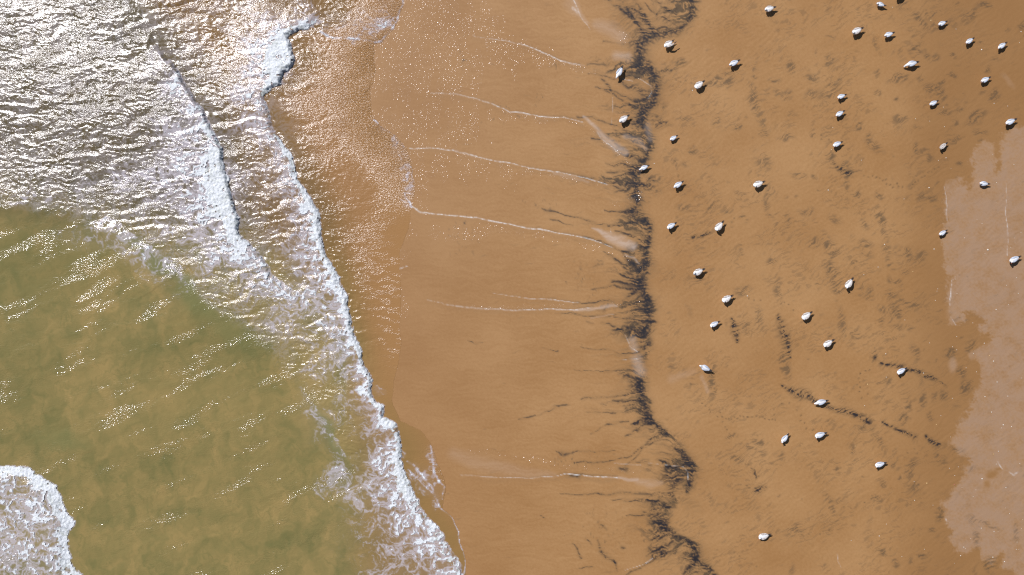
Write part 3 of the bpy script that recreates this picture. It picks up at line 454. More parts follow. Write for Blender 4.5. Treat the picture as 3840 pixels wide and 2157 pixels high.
# thin foam lines left by the swash
fl = gs.zeros()
FL = [([(1776, 139, 4, .25), (1905, 154, 4, .5), (1975, 171, 4, .8), (2025, 194, 4.5, 1), (2074, 216, 4.5, 1), (2104, 231, 4, .8), (2174, 243, 3, .4)],), ([(1617, 348, 4, .3), (1707, 353, 4, .4), (1776, 368, 5, .6), (1846, 393, 4, .7), (1886, 407, 4, .8), (1910, 422, 4, .8), (1955, 422, 4, .9), (2025, 437, 4, 1), (2124, 445, 3, .7), (2184, 457, 3, .5)],), ([(2238, 492, 3, .3), (2255, 520, 3, .6), (2298, 552, 3, .7), (2320, 575, 3, .4)],),
      ([(1538, 557, 5, .6), (1627, 557, 4, .6), (1697, 564, 5, .7), (1776, 584, 5, .7), (1851, 604, 4, .9), (1925, 614, 4, .8), (1985, 631, 4, .8), (2099, 648, 3.5, .9), (2199, 668, 3.5, .9), (2283, 693, 3.5, .9)],), ([(1548, 774, 7, .8), (1578, 796, 6, .8), (1627, 803, 5, .8), (1717, 811, 5, .9), (1791, 818, 5, 1), (1851, 831, 5, 1), (1925, 843, 5, 1), (1975, 856, 5, 1), (2035, 862, 5, 1), (2114, 878, 4, 1), (2199, 893, 4, 1), (2273, 918, 3, .8), (2300, 930, 3, .5)],),
      ([(1602, 1126, 6, .15), (1677, 1141, 6, .3), (1751, 1154, 7, .35), (1925, 1164, 5, .5), (2050, 1159, 4, .8), (2154, 1163, 4, .9), (2223, 1152, 3, .6)],), ([(1846, 1097, 3, .2), (1925, 1114, 3, .4), (2074, 1126, 3.5, .7), (2174, 1135, 3, .5)],), ([(1369, 1087, 5, .4), (1419, 1052, 5, .7), (1458, 1022, 5, .8), (1528, 1000, 4, .7)],), ([(1727, 1781, 5, .2), (1876, 1791, 4, .35), (1975, 1793, 4, .4), (2074, 1786, 3, .5), (2124, 1776, 3.5, .9), (2154, 1781, 3.5, 1), (2223, 1788, 3.5, 1), (2313, 1792, 4, 1)],),
      ([(3538, 700, 3, .5), (3545, 735, 3, .6), (3545, 790, 4, .6), (3546, 830, 3, .6)],), ([(3765, 680, 3, .25), (3772, 740, 3, .3), (3766, 800, 3, .6), (3772, 860, 3, .6), (3776, 900, 3, .5), (3773, 958, 3, .4)],), ([(3578, 1046, 2, .4), (3563, 1052, 3, .4), (3560, 1108, 4.5, .8), (3557, 1144, 3, .5)],), ([(3560, 1186, 2, .3), (3578, 1219, 4, .6), (3594, 1220, 2, .4)],), ([(3737, 1729, 5, .5), (3755, 1756, 4, .6)],), ([(3780, 1770, 5, .4), (3796, 1782, 7, .5), (3812, 1770, 5, .4)],), ([(3543, 1945, 5, .5), (3546, 1960, 3, .3)],),
      ([(3138, 2075, 3, .4), (3142, 2105, 3, .4), (3155, 2130, 3, .3)],), ([(2345, 1258, 2, .4), (2365, 1300, 2.5, .6), (2388, 1318, 3, .7)],), ([(2335, 1350, 2, .5), (2388, 1345, 2, .5)],), ([(2290, 860, 2, .5), (2290, 890, 2, .5)],), ([(2295, 490, 2, .2), (2297, 370, 2.5, .3)],), ([(2150, 0, 4, .7), (2169, 35, 4, .6), (2179, 65, 4, .4), (2213, 114, 3, .3)],), ([(2150, 30, 10, .35), (2168, 45, 10, .5)],), ([(2420, 2110, 3, .9), (2445, 2093, 3, .9)],), ([(2340, 2140, 2, .4), (2420, 2112, 2, .6)],),
      ([(2400, 1735, 1.5, .3), (2560, 1750, 2, .6), (2577, 1770, 3, .8), (2578, 1800, 2, .6)],), ([(2300, 1738, 3, .3), (2400, 1745, 4, .3)],), ([(2400, 300, 3, .4), (2440, 325, 3, .5), (2443, 350, 3, .6), (2430, 370, 3, .4)],), ([(2330, 297, 3, .6), (2370, 305, 3, .4)],), ([(1500, 880, 4, .2), (1440, 900, 4, .3)],), ([(1400, 1130, 4, .3), (1460, 1160, 4, .4), (1505, 1155, 3, .3)],)]
for (p,) in FL: stroke(gs, fl, [(q[0], q[1], q[2] * .82, q[3] * .78) for q in p], warp=.22, hard=-.2, tex=np.clip(.75 + 1.1 * spk + .5 * nz(X / 40, Y / 40, 86), .1, 1.3))
fl = np.clip(fl, 0, 1)
for (p,) in FL[:9]:
    stroke(gs, smu_shade, [(q[0], q[1] - 4, 5 + .010 * max(q[0] - 1900, 0), .10 + .42 * min(1, max(0, (q[0] - 1850) / 350))) for q in p], warp=.3, hard=-.3, tex=np.clip(.8 + 1.6 * st_l + .8 * spk, 0, 1.3))
    stroke(gs, smu_shade, [(q[0], q[1] + 12, 13, .12 + .14 * min(1, max(0, (q[0] - 1850) / 350))) for q in p], warp=.6, hard=-.6, tex=np.clip(.8 + 1.8 * st_l, 0, 1.3))
# sheet of run-off water (sparkling film): where it lies
film = .55 * sm(190, 0, -ins) * (ins < 0) * sm(900, 600, Y)
for b in [(1650, 200, 330, 230, 0, .85), (1480, 200, 220, 220, 0, .9), (1600, 450, 300, 130, 15, .8), (1900, 200, 260, 90, 10, .6), (1750, 650, 260, 60, 12, .5), (1650, 20, 200, 100, 0, .55), (1500, 800, 120, 300, 0, .5), (1480, 1200, 110, 300, 0, .45)]: blob(gs, film, *b, warp=1.5)
for p in [[(1975, 200, 30), (2080, 240, 26), (2180, 260, 20), (2313, 290, 12), (2400, 305, 8)], [(1850, 430, 40), (1960, 445, 30), (2120, 450, 12), (2200, 470, 10), (2260, 520, 10), (2340, 590, 10), (2400, 640, 8)], [(1700, 590, 40), (1900, 640, 40), (2100, 665, 16), (2280, 695, 8)], [(1800, 850, 30), (2000, 880, 24), (2150, 910, 22), (2280, 945, 16), (2340, 955, 10), (2400, 1000, 8)],
          [(1700, 1150, 20), (1900, 1155, 14), (2100, 1150, 14), (2260, 1143, 12), (2400, 1130, 6)], [(1700, 1680, 20), (1826, 1696, 24), (1960, 1712, 26), (2099, 1745, 24), (2223, 1766, 18), (2400, 1768, 10)], [(2320, 130, 30), (2350, 140, 30)], [(2400, 740, 30), (2300, 760, 30)], [(1650, 870, 60), (1800, 880, 60)]]:
    stroke(gs, film, p, s=1.0, warp=.6)
for p in [[(2260, 1150, 6), (2310, 1140, 5)], [(2230, 940, 10), (2300, 950, 8), (2340, 955, 5)]]: stroke(gs, film, p, s=1.0)
film = np.clip(film * np.clip(.75 + 1.3 * fbm(X / 40, Y / 110, 3, 89), .05, 1.4), 0, 1)

rip = nz(rx_ / 40, ry_ / 9, 81) * sm(2420, 2520, X) * (.5 + .5 * sm(-.2, .5, fbm(X / 200, Y / 160, 2, 82)))
Zs += .0045 * rip - .004 * dark * sm(2450, 2500, X) * np.clip(hat + .3, 0, 1)
Zs += .006 * nz(X / 160, Y / 120, 83) + .010 * sm(.2, 1, fl)
tone = np.clip(.5 + .65 * fbm((X + gs.wx) / 300, (Y + gs.wy) / 240, 4, 84) + .45 * st_l * sm(2500, 2300, X) + .35 * spk + .14 * hat2 * sm(2400, 2520, X), 0, 1)
damp = sm(3250, 3560, X + 20 * nz(X / 120, Y / 120, 85)) * (1 - pale) * .8 + .42 * sm(2250, 1450, X + 60 * nz(X / 300, Y / 200, 88))
sand = grid_mesh('sand_beach', gs, Zs, None, {'dark': dark, 'smudge_shade': np.clip(smu_shade, 0, 1), 'pale': pale, 'silt': silt, 'line': fl, 'film': film, 'tone': tone, 'damp': damp})  # silt here: pale silt plus the painted sky reflection of the pools
sand['kind'] = 'structure'
GZ = (gs, Zs, pale)

# ================================================================== MATERIALS
def mat(name):
    m = bpy.data.materials.new(name); m.use_nodes = True; m.node_tree.nodes.clear(); return m
class NB:
    def __init__(s, m): s.t = m.node_tree; s.n = s.t.nodes; s.l = s.t.links
    def at(s, name):
        a = s.n.new('ShaderNodeAttribute'); a.attribute_name = name; return a.outputs['Fac']
    def math(s, op, a, b=None, c=None, clamp=False):
        m = s.n.new('ShaderNodeMath'); m.operation = op; m.use_clamp = clamp
        for i, v in enumerate((a, b, c)):
            if v is None: continue
            if isinstance(v, (int, float)): m.inputs[i].default_value = v
            else: s.l.new(v, m.inputs[i])
        return m.outputs[0]
    def mix(s, f, a, b, blend='MIX'):
        m = s.n.new('ShaderNodeMix'); m.data_type = 'RGBA'; m.blend_type = blend
        for i, v in ((0, f), (6, a), (7, b)):
            if isinstance(v, (int, float)): m.inputs[i].default_value = v
            elif isinstance(v, tuple): m.inputs[i].default_value = v
            else: s.l.new(v, m.inputs[i])
        return m.outputs[2]
    def pos(s, sc=(1, 1, 1), rot=0):
        g = s.n.new('ShaderNodeNewGeometry'); m = s.n.new('ShaderNodeMapping'); m.inputs['Scale'].default_value = sc; m.inputs['Rotation'].default_value = (0, 0, rot)
        m.vector_type = 'POINT'; s.l.new(g.outputs['Position'], m.inputs[0]); return m.outputs[0]
    def noise(s, vec, scale, detail=2, rough=.5, dist=0):
        t = s.n.new('ShaderNodeTexNoise'); t.inputs['Scale'].default_value = scale; t.inputs['Detail'].default_value = detail; t.inputs['Roughness'].default_value = rough; t.inputs['Distortion'].default_value = dist
        s.l.new(vec, t.inputs['Vector']); return t.outputs['Fac']
    def bump(s, h, dist, strength=1.0, normal=None):
        b = s.n.new('ShaderNodeBump'); b.inputs['Distance'].default_value = dist
        if isinstance(strength, (int, float)): b.inputs['Strength'].default_value = strength
        else: s.l.new(strength, b.inputs['Strength'])
        s.l.new(h, b.inputs['Height'])
        if normal is not None: s.l.new(normal, b.inputs['Normal'])
        return b.outputs[0]
    def principled(s, **kw):
        p = s.n.new('ShaderNodeBsdfPrincipled'); o = s.n.new('ShaderNodeOutputMaterial'); s.l.new(p.outputs[0], o.inputs[0])
        for k, v in kw.items():
            k = k.replace('_', ' ')
            if isinstance(v, (int, float, tuple)): p.inputs[k].default_value = v
            else: s.l.new(v, p.inputs[k])
        return p

# --- water
m = mat('muddy_sea_water'); b = NB(m)
olive = hexlin(126, 121, 72, KL); sandy = hexlin(168, 145, 90, KL); brown = hexlin(152, 116, 66, KL); green = hexlin(122, 132, 82, KL); milk_glarec = hexlin(214, 207, 214, KL); swc = hexlin(174, 130, 83, KL); deepc = hexlin(88, 76, 60, KL)
c = b.mix(b.at('silt'), olive, sandy)
c = b.mix(b.math('MULTIPLY', b.at('up'), .75), c, deepc)
c = b.mix(b.math('MULTIPLY', b.at('shore'), .8), c, brown)
c = b.mix(b.math('MULTIPLY', b.at('swash'), .9), c, swc)
c = b.mix(b.math('MULTIPLY', b.at('thin'), .85), c, hexlin(178, 134, 84, KL))
c = b.mix(b.math('MULTIPLY', b.at('green'), .6), c, green)
c = b.mix(b.math('MULTIPLY', b.at('milk_glare'), .8), c, milk_glarec)  # foam milk and painted glare share this tint
pv = b.pos()
h1 = b.noise(b.pos((1.0, 2.3, 1), math.radians(22)), 9.0, 3, .62, .4)
h2 = b.noise(b.pos((1.0, 2.3, 1), math.radians(-22)), 9.0, 3, .62, .4)
mx = b.n.new('ShaderNodeMix'); mx.data_type = 'FLOAT'; b.l.new(b.at('up'), mx.inputs[0]); b.l.new(h2, mx.inputs[2]); b.l.new(h1, mx.inputs[3])
h3 = b.noise(pv, 24.0, 2, .6)
hh = b.math('ADD', b.math('MULTIPLY', mx.outputs[0], .72), b.math('MULTIPLY', h3, .38))
chopn = b.math('MULTIPLY', b.at('chop'), 1.0)
nrm = b.bump(hh, .075, b.at('rip'))
b.principled(Base_Color=c, Roughness=b.at('rgh'), IOR=1.58, Normal=nrm, Specular_IOR_Level=.5)
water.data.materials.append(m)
# --- foam
m = mat('sea_foam_froth'); b = NB(m)
f1 = b.noise(b.pos(), 16, 4, .7); f2 = b.noise(b.pos(), 45, 2, .6)
fc = b.mix(b.math('SUBTRACT', 1.0, b.math('MULTIPLY_ADD', b.at('foam'), 1.6, -.6, clamp=True)), (.80, .84, .88, 1), (.52, .55, .50, 1))
fc = b.mix(b.math('MULTIPLY', f1, .25), fc, (.50, .54, .52, 1))
b.principled(Base_Color=fc, Roughness=.75, IOR=1.33, Specular_IOR_Level=.3, Normal=b.bump(b.math('ADD', f1, b.math('MULTIPLY', f2, .4)), .05, .8))
foamo.data.materials.append(m)
# --- sand
m = mat('wet_beach_sand'); b = NB(m)
s1 = hexlin(190, 146, 96, KL); s2 = hexlin(173, 128, 78, KL); sd_ = hexlin(158, 116, 70, KL); pl = hexlin(178, 144, 113, KL); dk = hexlin(42, 39, 43, KL); md = hexlin(108, 86, 58, KL); silt_sky = hexlin(208, 184, 164, KL)
grain = b.noise(b.pos(), 60, 3, .7); patch = b.noise(b.pos((1, 1, 1)), 1.6, 4, .6)
c = b.mix(b.at('tone'), s2, s1)
c = b.mix(b.math('MULTIPLY', b.at('damp'), .9), c, sd_)
c = b.mix(b.at('pale'), c, pl)
c = b.mix(b.math('MULTIPLY_ADD', grain, .35, -.05, clamp=True), c, b.mix(1.0, c, (.80, .76, .72, 1), 'MULTIPLY'))
c = b.mix(b.math('MULTIPLY', b.at('smudge_shade'), b.math('MULTIPLY_ADD', b.at('pale'), -.3, .8)), c, hexlin(76, 68, 54, KL))
dkk = b.math('MULTIPLY', b.at('dark'), b.math('MULTIPLY_ADD', b.at('pale'), -.55, 1.0))
c = b.mix(b.math('MULTIPLY', dkk, 2.2, clamp=True), c, b.mix(.5, c, md))
r = b.n.new('ShaderNodeMapRange'); r.interpolation_type = 'SMOOTHSTEP'; r.inputs[1].default_value = .30; r.inputs[2].default_value = .95; b.l.new(dkk, r.inputs[0])
c = b.mix(r.outputs[0], c, dk)
c = b.mix(b.math('MULTIPLY', b.at('silt'), .75), c, silt_sky)  # pale silt with the sky's reflection painted in
c = b.mix(b.math('MULTIPLY', b.at('line'), .95), c, (.80, .80, .78, 1))
bn = b.bump(grain, .004, .5)
cb1 = b.noise(b.pos((1.7, 1.0, 1)), 7.5, 2.0, .5, .3); cb2 = b.noise(b.pos(), 22, 1, .5)
cn = b.bump(b.math('ADD', cb1, b.math('MULTIPLY', cb2, .2)), .115, b.at('film'))
rgh = b.math('MULTIPLY_ADD', b.at('pale'), .15, .55)
b.principled(Base_Color=c, Roughness=rgh, Specular_IOR_Level=.35, Normal=bn, Coat_Weight=b.math('MULTIPLY_ADD', b.at('film'), .8, b.math('MULTIPLY', dkk, .35), clamp=True), Coat_Roughness=.10, Coat_IOR=1.33, Coat_Normal=cn)
sand.data.materials.append(m)

def simple(name, col, rough=.6, var=.0, scale=60, col2=None, spec=.4):
    m = mat(name); b = NB(m)
    if col2 is None: b.principled(Base_Color=col, Roughness=rough, Specular_IOR_Level=spec)
    else:
        t = b.n.new('ShaderNodeTexCoord'); nn = b.n.new('ShaderNodeTexNoise'); nn.inputs['Scale'].default_value = scale; nn.inputs['Detail'].default_value = 3; b.l.new(t.outputs['Object'], nn.inputs['Vector'])
        r = b.n.new('ShaderNodeMapRange'); r.inputs[1].default_value = .5 - var; r.inputs[2].default_value = .5 + var; b.l.new(nn.outputs['Fac'], r.inputs[0])
        b.principled(Base_Color=b.mix(r.outputs[0], col, col2), Roughness=rough, Specular_IOR_Level=spec, Normal=b.bump(nn.outputs['Fac'], .006, .6))
    return m
M_WHITE = simple('white_feathers', (.86, .86, .86, 1), .7, .2, 40, (.78, .79, .81, 1), .2)
M_GREY = simple('pale_grey_wing_feathers', (.54, .59, .67, 1), .7, .2, 35, (.42, .46, .54, 1), .2)
M_MOT = simple('mottled_brown_grey_feathers', (.72, .69, .66, 1), .75, .08, 42, (.30, .24, .20, 1), .2)
M_BLK = simple('black_flight_feathers', (.022, .020, .024, 1), .5, .2, 60, (.05, .045, .045, 1), .3)
M_RED = simple('red_orange_bill', (.55, .12, .05, 1), .4, .2, 50, (.40, .09, .05, 1))
M_YEL = simple('yellow_horn_bill', (.70, .42, .16, 1), .4, .2, 50, (.55, .30, .12, 1))
M_LEG = simple('pinkish_leg_skin', (.50, .22, .16, 1), .5, .2, 50, (.35, .15, .10, 1))
M_EYE = simple('dark_eye', (.01, .01, .012, 1), .15)

# ================================================================== GULLS
def mesh_from(name, V, F, smooth=True, mt=None):
    me = bpy.data.meshes.new(name); me.from_pydata([tuple(v) for v in V], [], F); me.update()
    bm = bmesh.new(); bm.from_mesh(me); bmesh.ops.recalc_face_normals(bm, faces=bm.faces); bm.to_mesh(me); bm.free()
    for p in me.polygons: p.use_smooth = smooth
    if mt: me.materials.append(mt)
    return me
def loft(rings, n=14, cap=True):
    """rings: (centre, direction, half width, half height up, half height down)"""
    V = []; F = []
    for c, d, a, u, dn in rings:
        d = Vector(d).normalized(); side = Vector((0, 0, 1)).cross(d)
        side = side.normalized() if side.length > 1e-4 else Vector((0, 1, 0)); upv = d.cross(side).normalized()
        for k in range(n):
            t = 2 * math.pi * k / n; sn = math.sin(t)
            V.append(Vector(c) + side * (a * math.cos(t)) + upv * ((u if sn > 0 else dn) * sn))
    for i in range(len(rings) - 1):
        for k in range(n):
            F.append((i * n + k, i * n + (k + 1) % n, (i + 1) * n + (k + 1) % n, (i + 1) * n + k))
    if cap:
        F.append(tuple(range(n))[::-1]); F.append(tuple((len(rings) - 1) * n + k for k in range(n)))
    return V, F
def smooth_path(pts, m=4):
    """Catmull-Rom through tuples"""
    P = [np.array(p, float) for p in pts]; P = [2 * P[0] - P[1]] + P + [2 * P[-1] - P[-2]]; out = []
    for i in range(1, len(P) - 2):
        for k in range(m):
            t = k / m; a, b_, c, d = P[i - 1:i + 3]
            out.append(.5 * ((2 * b_) + (-a + c) * t + (2 * a - 5 * b_ + 4 * c - d) * t * t + (-a + 3 * b_ - 3 * c + d) * t ** 3))
    out.append(P[-2]); return out

def gull_meshes(tag, pose, fat=1.0, squat=0.0, mottled=False, bill=M_RED, lift=False):
    """a standing gull about 0.42 m from breast to wing tip, nose along +X, feet at z = 0.
    pose = (neck turn in degrees, head forward, head height, bill pitch)"""
    turn, fwd, hh, pitch = pose; zb = .150 - squat      # height of the middle of the body
    T = math.radians(turn); ct, st = math.cos(T), math.sin(T)
    nb = Vector((.115, 0, zb + .050))                     # root of the neck
    hd = Vector((nb.x + fwd * ct, fwd * st, zb + hh))     # centre of the head
    mid = nb.lerp(hd, .5) + Vector((.012, 0, .004))
    fat_ = fat
    pr = [(-.175, 0, zb + .018, .010, .008, .008), (-.150, 0, zb + .018, .026 * fat_, .016, .020), (-.105, 0, zb + .014, .050 * fat_, .034, .042), (-.05, 0, zb + .008, .068 * fat_, .052, .060), (.01, 0, zb + .004, .078 * fat_, .062, .070),
          (.065, 0, zb + .012, .074 * fat_, .060, .070), (.105, 0, zb + .030, .056 * fat_, .050, .060), (mid.x, mid.y, mid.z, .038, .036, .040), (hd.x - .012 * ct, hd.y - .012 * st, hd.z, .033, .032, .033), (hd.x + .016 * ct, hd.y + .016 * st, hd.z - .004, .026, .026, .026), (hd.x + .034 * ct, hd.y + .034 * st, hd.z - .010, .012, .012, .012)]
    sp = smooth_path(pr, 3); rings = []
    for i, p in enumerate(sp):
        a = sp[max(i - 1, 0)][:3]; b_ = sp[min(i + 1, len(sp) - 1)][:3]; d = Vector(b_ - a)
        rings.append((p[:3], d, max(p[3], .004), max(p[4], .004), max(p[5], .004)))
    V, F = loft(rings, 16)
    P = {}
    P['body'] = (mesh_from('gull_body_' + tag, V, F, mt=M_MOT if mottled == 2 else M_WHITE), None)
    # folded wings: shell lying on the flank and back, tips crossing over the tail
    for sgn in (-1, 1):
        ws = [(.085, .052 * fat_ , zb + .040, .020, .030), (.05, .060 * fat_, zb + .044, .032, .046), (.0, .056 * fat_, zb + .048, .038, .050), (-.06, .046 * fat_, zb + .044, .036, .040), (-.115, .030 * fat_, zb + .036, .027, .024), (-.165, .018, zb + .030, .017, .012), (-.20, .012, zb + .028, .009, .007)]
        if lift and sgn == 1:
            ws = [(.085, .052, zb + .05, .022, .030), (.05, .070, zb + .075, .036, .040), (.0, .088, zb + .10, .038, .034), (-.05, .10, zb + .115, .034, .026), (-.10, .105, zb + .115, .026, .016), (-.15, .10, zb + .11, .016, .008), (-.185, .095, zb + .105, .006, .005)]
        sp = smooth_path([(x, y * sgn, z, a, h) for x, y, z, a, h in ws], 3); rings = []
        for i, p in enumerate(sp):
            d = Vector(sp[min(i + 1, len(sp) - 1)][:3] - sp[max(i - 1, 0)][:3]); rings.append((p[:3], d, p[3], p[4] * .42, p[4]))
        V, F = loft(rings, 12)
        P['wing.%d' % sgn] = (mesh_from('gull_wing_' + tag, V, F, mt=M_MOT if mottled else M_GREY), None)
        # the dark primaries: a fan of pointed feathers past the wing
        V = []; F = []; n0 = 5
        for k in range(n0):
            L = .052 + .016 * k; off = (.010 - .0042 * k) * sgn; x0 = -.165; y0 = (.015 if not (lift and sgn == 1) else .098) * sgn + off * .6; z0 = (zb + .036 if not (lift and sgn == 1) else zb + .116) - .0012 * k
            cr = -.10 * sgn * (1 - k * .12)
            for q, wd in ((0, .0075), (.35, .0085), (.75, .0062), (1, .0006)):
                xx = x0 - L * q; yy = y0 + off * q + cr * L * q * (-1 if k > 1 else .4); zz = z0 - .006 * q + .01 * q * q
                V += [(xx, yy - wd, zz - .0012), (xx, yy + wd, zz - .0012), (xx, yy + wd, zz + .0012), (xx, yy - wd, zz + .0012)]
            o = k * 16
            for q in range(3):
                for j in range(4): F.append((o + q * 4 + j, o + q * 4 + (j + 1) % 4, o + (q + 1) * 4 + (j + 1) % 4, o + (q + 1) * 4 + j))
            F += [(o + 3, o + 2, o + 1, o), (o + 12, o + 13, o + 14, o + 15)]
        P['wing_tip.%d' % sgn] = (mesh_from('gull_wing_tip_' + tag, V, F, False, M_BLK), 'wing.%d' % sgn)
    # tail: a shallow fan
    V = []; F = []; n = 7
    for k in range(n):
        a = (k / (n - 1) - .5) * .5; r0, r1 = .05, .105 + .006 * math.cos(a * 5)
        for r in (r0, r1):
            for dz in (-.003, .003): V.append((-.115 - r * math.cos(a), r * math.sin(a) * 1.1, zb + .012 + dz - .05 * abs(a) * .3))
    for k in range(n - 1):
        o = k * 4; F += [(o + 1, o + 5, o + 7, o + 3), (o, o + 2, o + 6, o + 4), (o + 2, o + 3, o + 7, o + 6), (o, o + 4, o + 5, o + 1)]
    F += [(0, 1, 3, 2), (n * 4 - 4, n * 4 - 2, n * 4 - 1, n * 4 - 3)]
    P['tail'] = (mesh_from('gull_tail_' + tag, V, F, True, M_BLK if mottled else M_WHITE), None)
    # bill
    pz = math.sin(math.radians(pitch)); pc = math.cos(math.radians(pitch)); dr = Vector((ct * pc, st * pc, pz))
    b0 = hd + Vector((.028 * ct, .028 * st, -.006)); V, F = loft([(b0, dr, .009, .010, .009), (b0 + dr * .018, dr, .0065, .0075, .008), (b0 + dr * .032, dr, .005, .006, .008), (b0 + dr * .046 + Vector((0, 0, -.004)), dr, .0012, .0015, .002)], 8)
    P['beak'] = (mesh_from('gull_beak_' + tag, V, F, True, bill), None)
    for sgn in (-1, 1):
        bm = bmesh.new(); bmesh.ops.create_uvsphere(bm, u_segments=8, v_segments=6, radius=.0048)
        nrm_ = Vector((-st * sgn, ct * sgn, 0)); bmesh.ops.translate(bm, verts=bm.verts, vec=hd + nrm_ * .030 + Vector((.012 * ct, .012 * st, .008)))
        me = bpy.data.meshes.new('gull_eye_' + tag); bm.to_mesh(me); bm.free(); me.materials.append(M_EYE); P['eye.%d' % sgn] = (me, None)
        # leg with knee, tarsus; webbed foot
        y = .028 * sgn; zt = zb - .045
        V, F = loft([((-.005, y, zt), (0, 0, -1), .016, .016, .016), ((.0, y, zt - .03 * (zt / .105)), (0, 0, -1), .008, .008, .008), ((-.012, y, zt * .52), (.1, 0, -1), .0055, .0055, .0055), ((-.004, y, .012), (0, 0, -1), .0042, .0042, .0042), ((.0, y, .002), (0, 0, -1), .006, .006, .006)], 8)
        P['leg.%d' % sgn] = (mesh_from('gull_leg_' + tag, V, F, True, M_LEG), None)
        pts = [(-.012, 0), (.0, -.006), (.036, -.026), (.034, -.010), (.046, 0), (.034, .010), (.036, .026), (.0, .006)]
        V = [(x, y + yy, .0035) for x, yy in pts] + [(x, y + yy, -.001) for x, yy in pts]; N = len(pts)
        F = [tuple(range(N)), tuple(range(2 * N - 1, N - 1, -1))] + [(k, (k + 1) % N, N + (k + 1) % N, N + k) for k in range(N)]
        P['foot.%d' % sgn] = (mesh_from('gull_foot_' + tag, V, F, False, M_LEG), 'leg.%d' % sgn)
    return P
_protos = {}
PARTS = ('body', 'wing.-1', 'wing.1', 'wing_tip.-1', 'wing_tip.1', 'tail', 'beak', 'eye.-1', 'eye.1', 'leg.-1', 'leg.1', 'foot.-1', 'foot.1')
KIND = {  # pose: (turn, forward, head height, bill pitch), build
 'ahead': dict(pose=(0, .040, .105, -8)), 'left': dict(pose=(50, .034, .110, -8)), 'right': dict(pose=(-50, .034, .110, -8)), 'tucked': dict(pose=(5, .012, .098, -10), squat=.02),
 'low': dict(pose=(0, .075, .03, -35)), 'peck': dict(pose=(12, .085, -.055, -60)), 'big_turn': dict(pose=(75, .030, .11, -15), fat=1.25, mottled=1, bill=M_YEL), 'big': dict(pose=(10, .030, .11, -12), fat=1.25, mottled=1, bill=M_YEL),
 'big_right': dict(pose=(-65, .034, .10, -15), fat=1.25, mottled=1, bill=M_YEL), 'preen': dict(pose=(25, .030, .075, -35), fat=1.2, mottled=1, lift=True, bill=M_YEL), 'curl': dict(pose=(88, .050, .06, -30), fat=1.3, mottled=1, bill=M_YEL), 'young': dict(pose=(35, .038, .10, -20), mottled=2, bill=M_YEL),
 'sit': dict(pose=(20, .026, .10, -10), fat=1.3, mottled=1, squat=.06), 'stretch': dict(pose=(0, .06, .085, -5))}
GL = 'gulls standing on the sand'
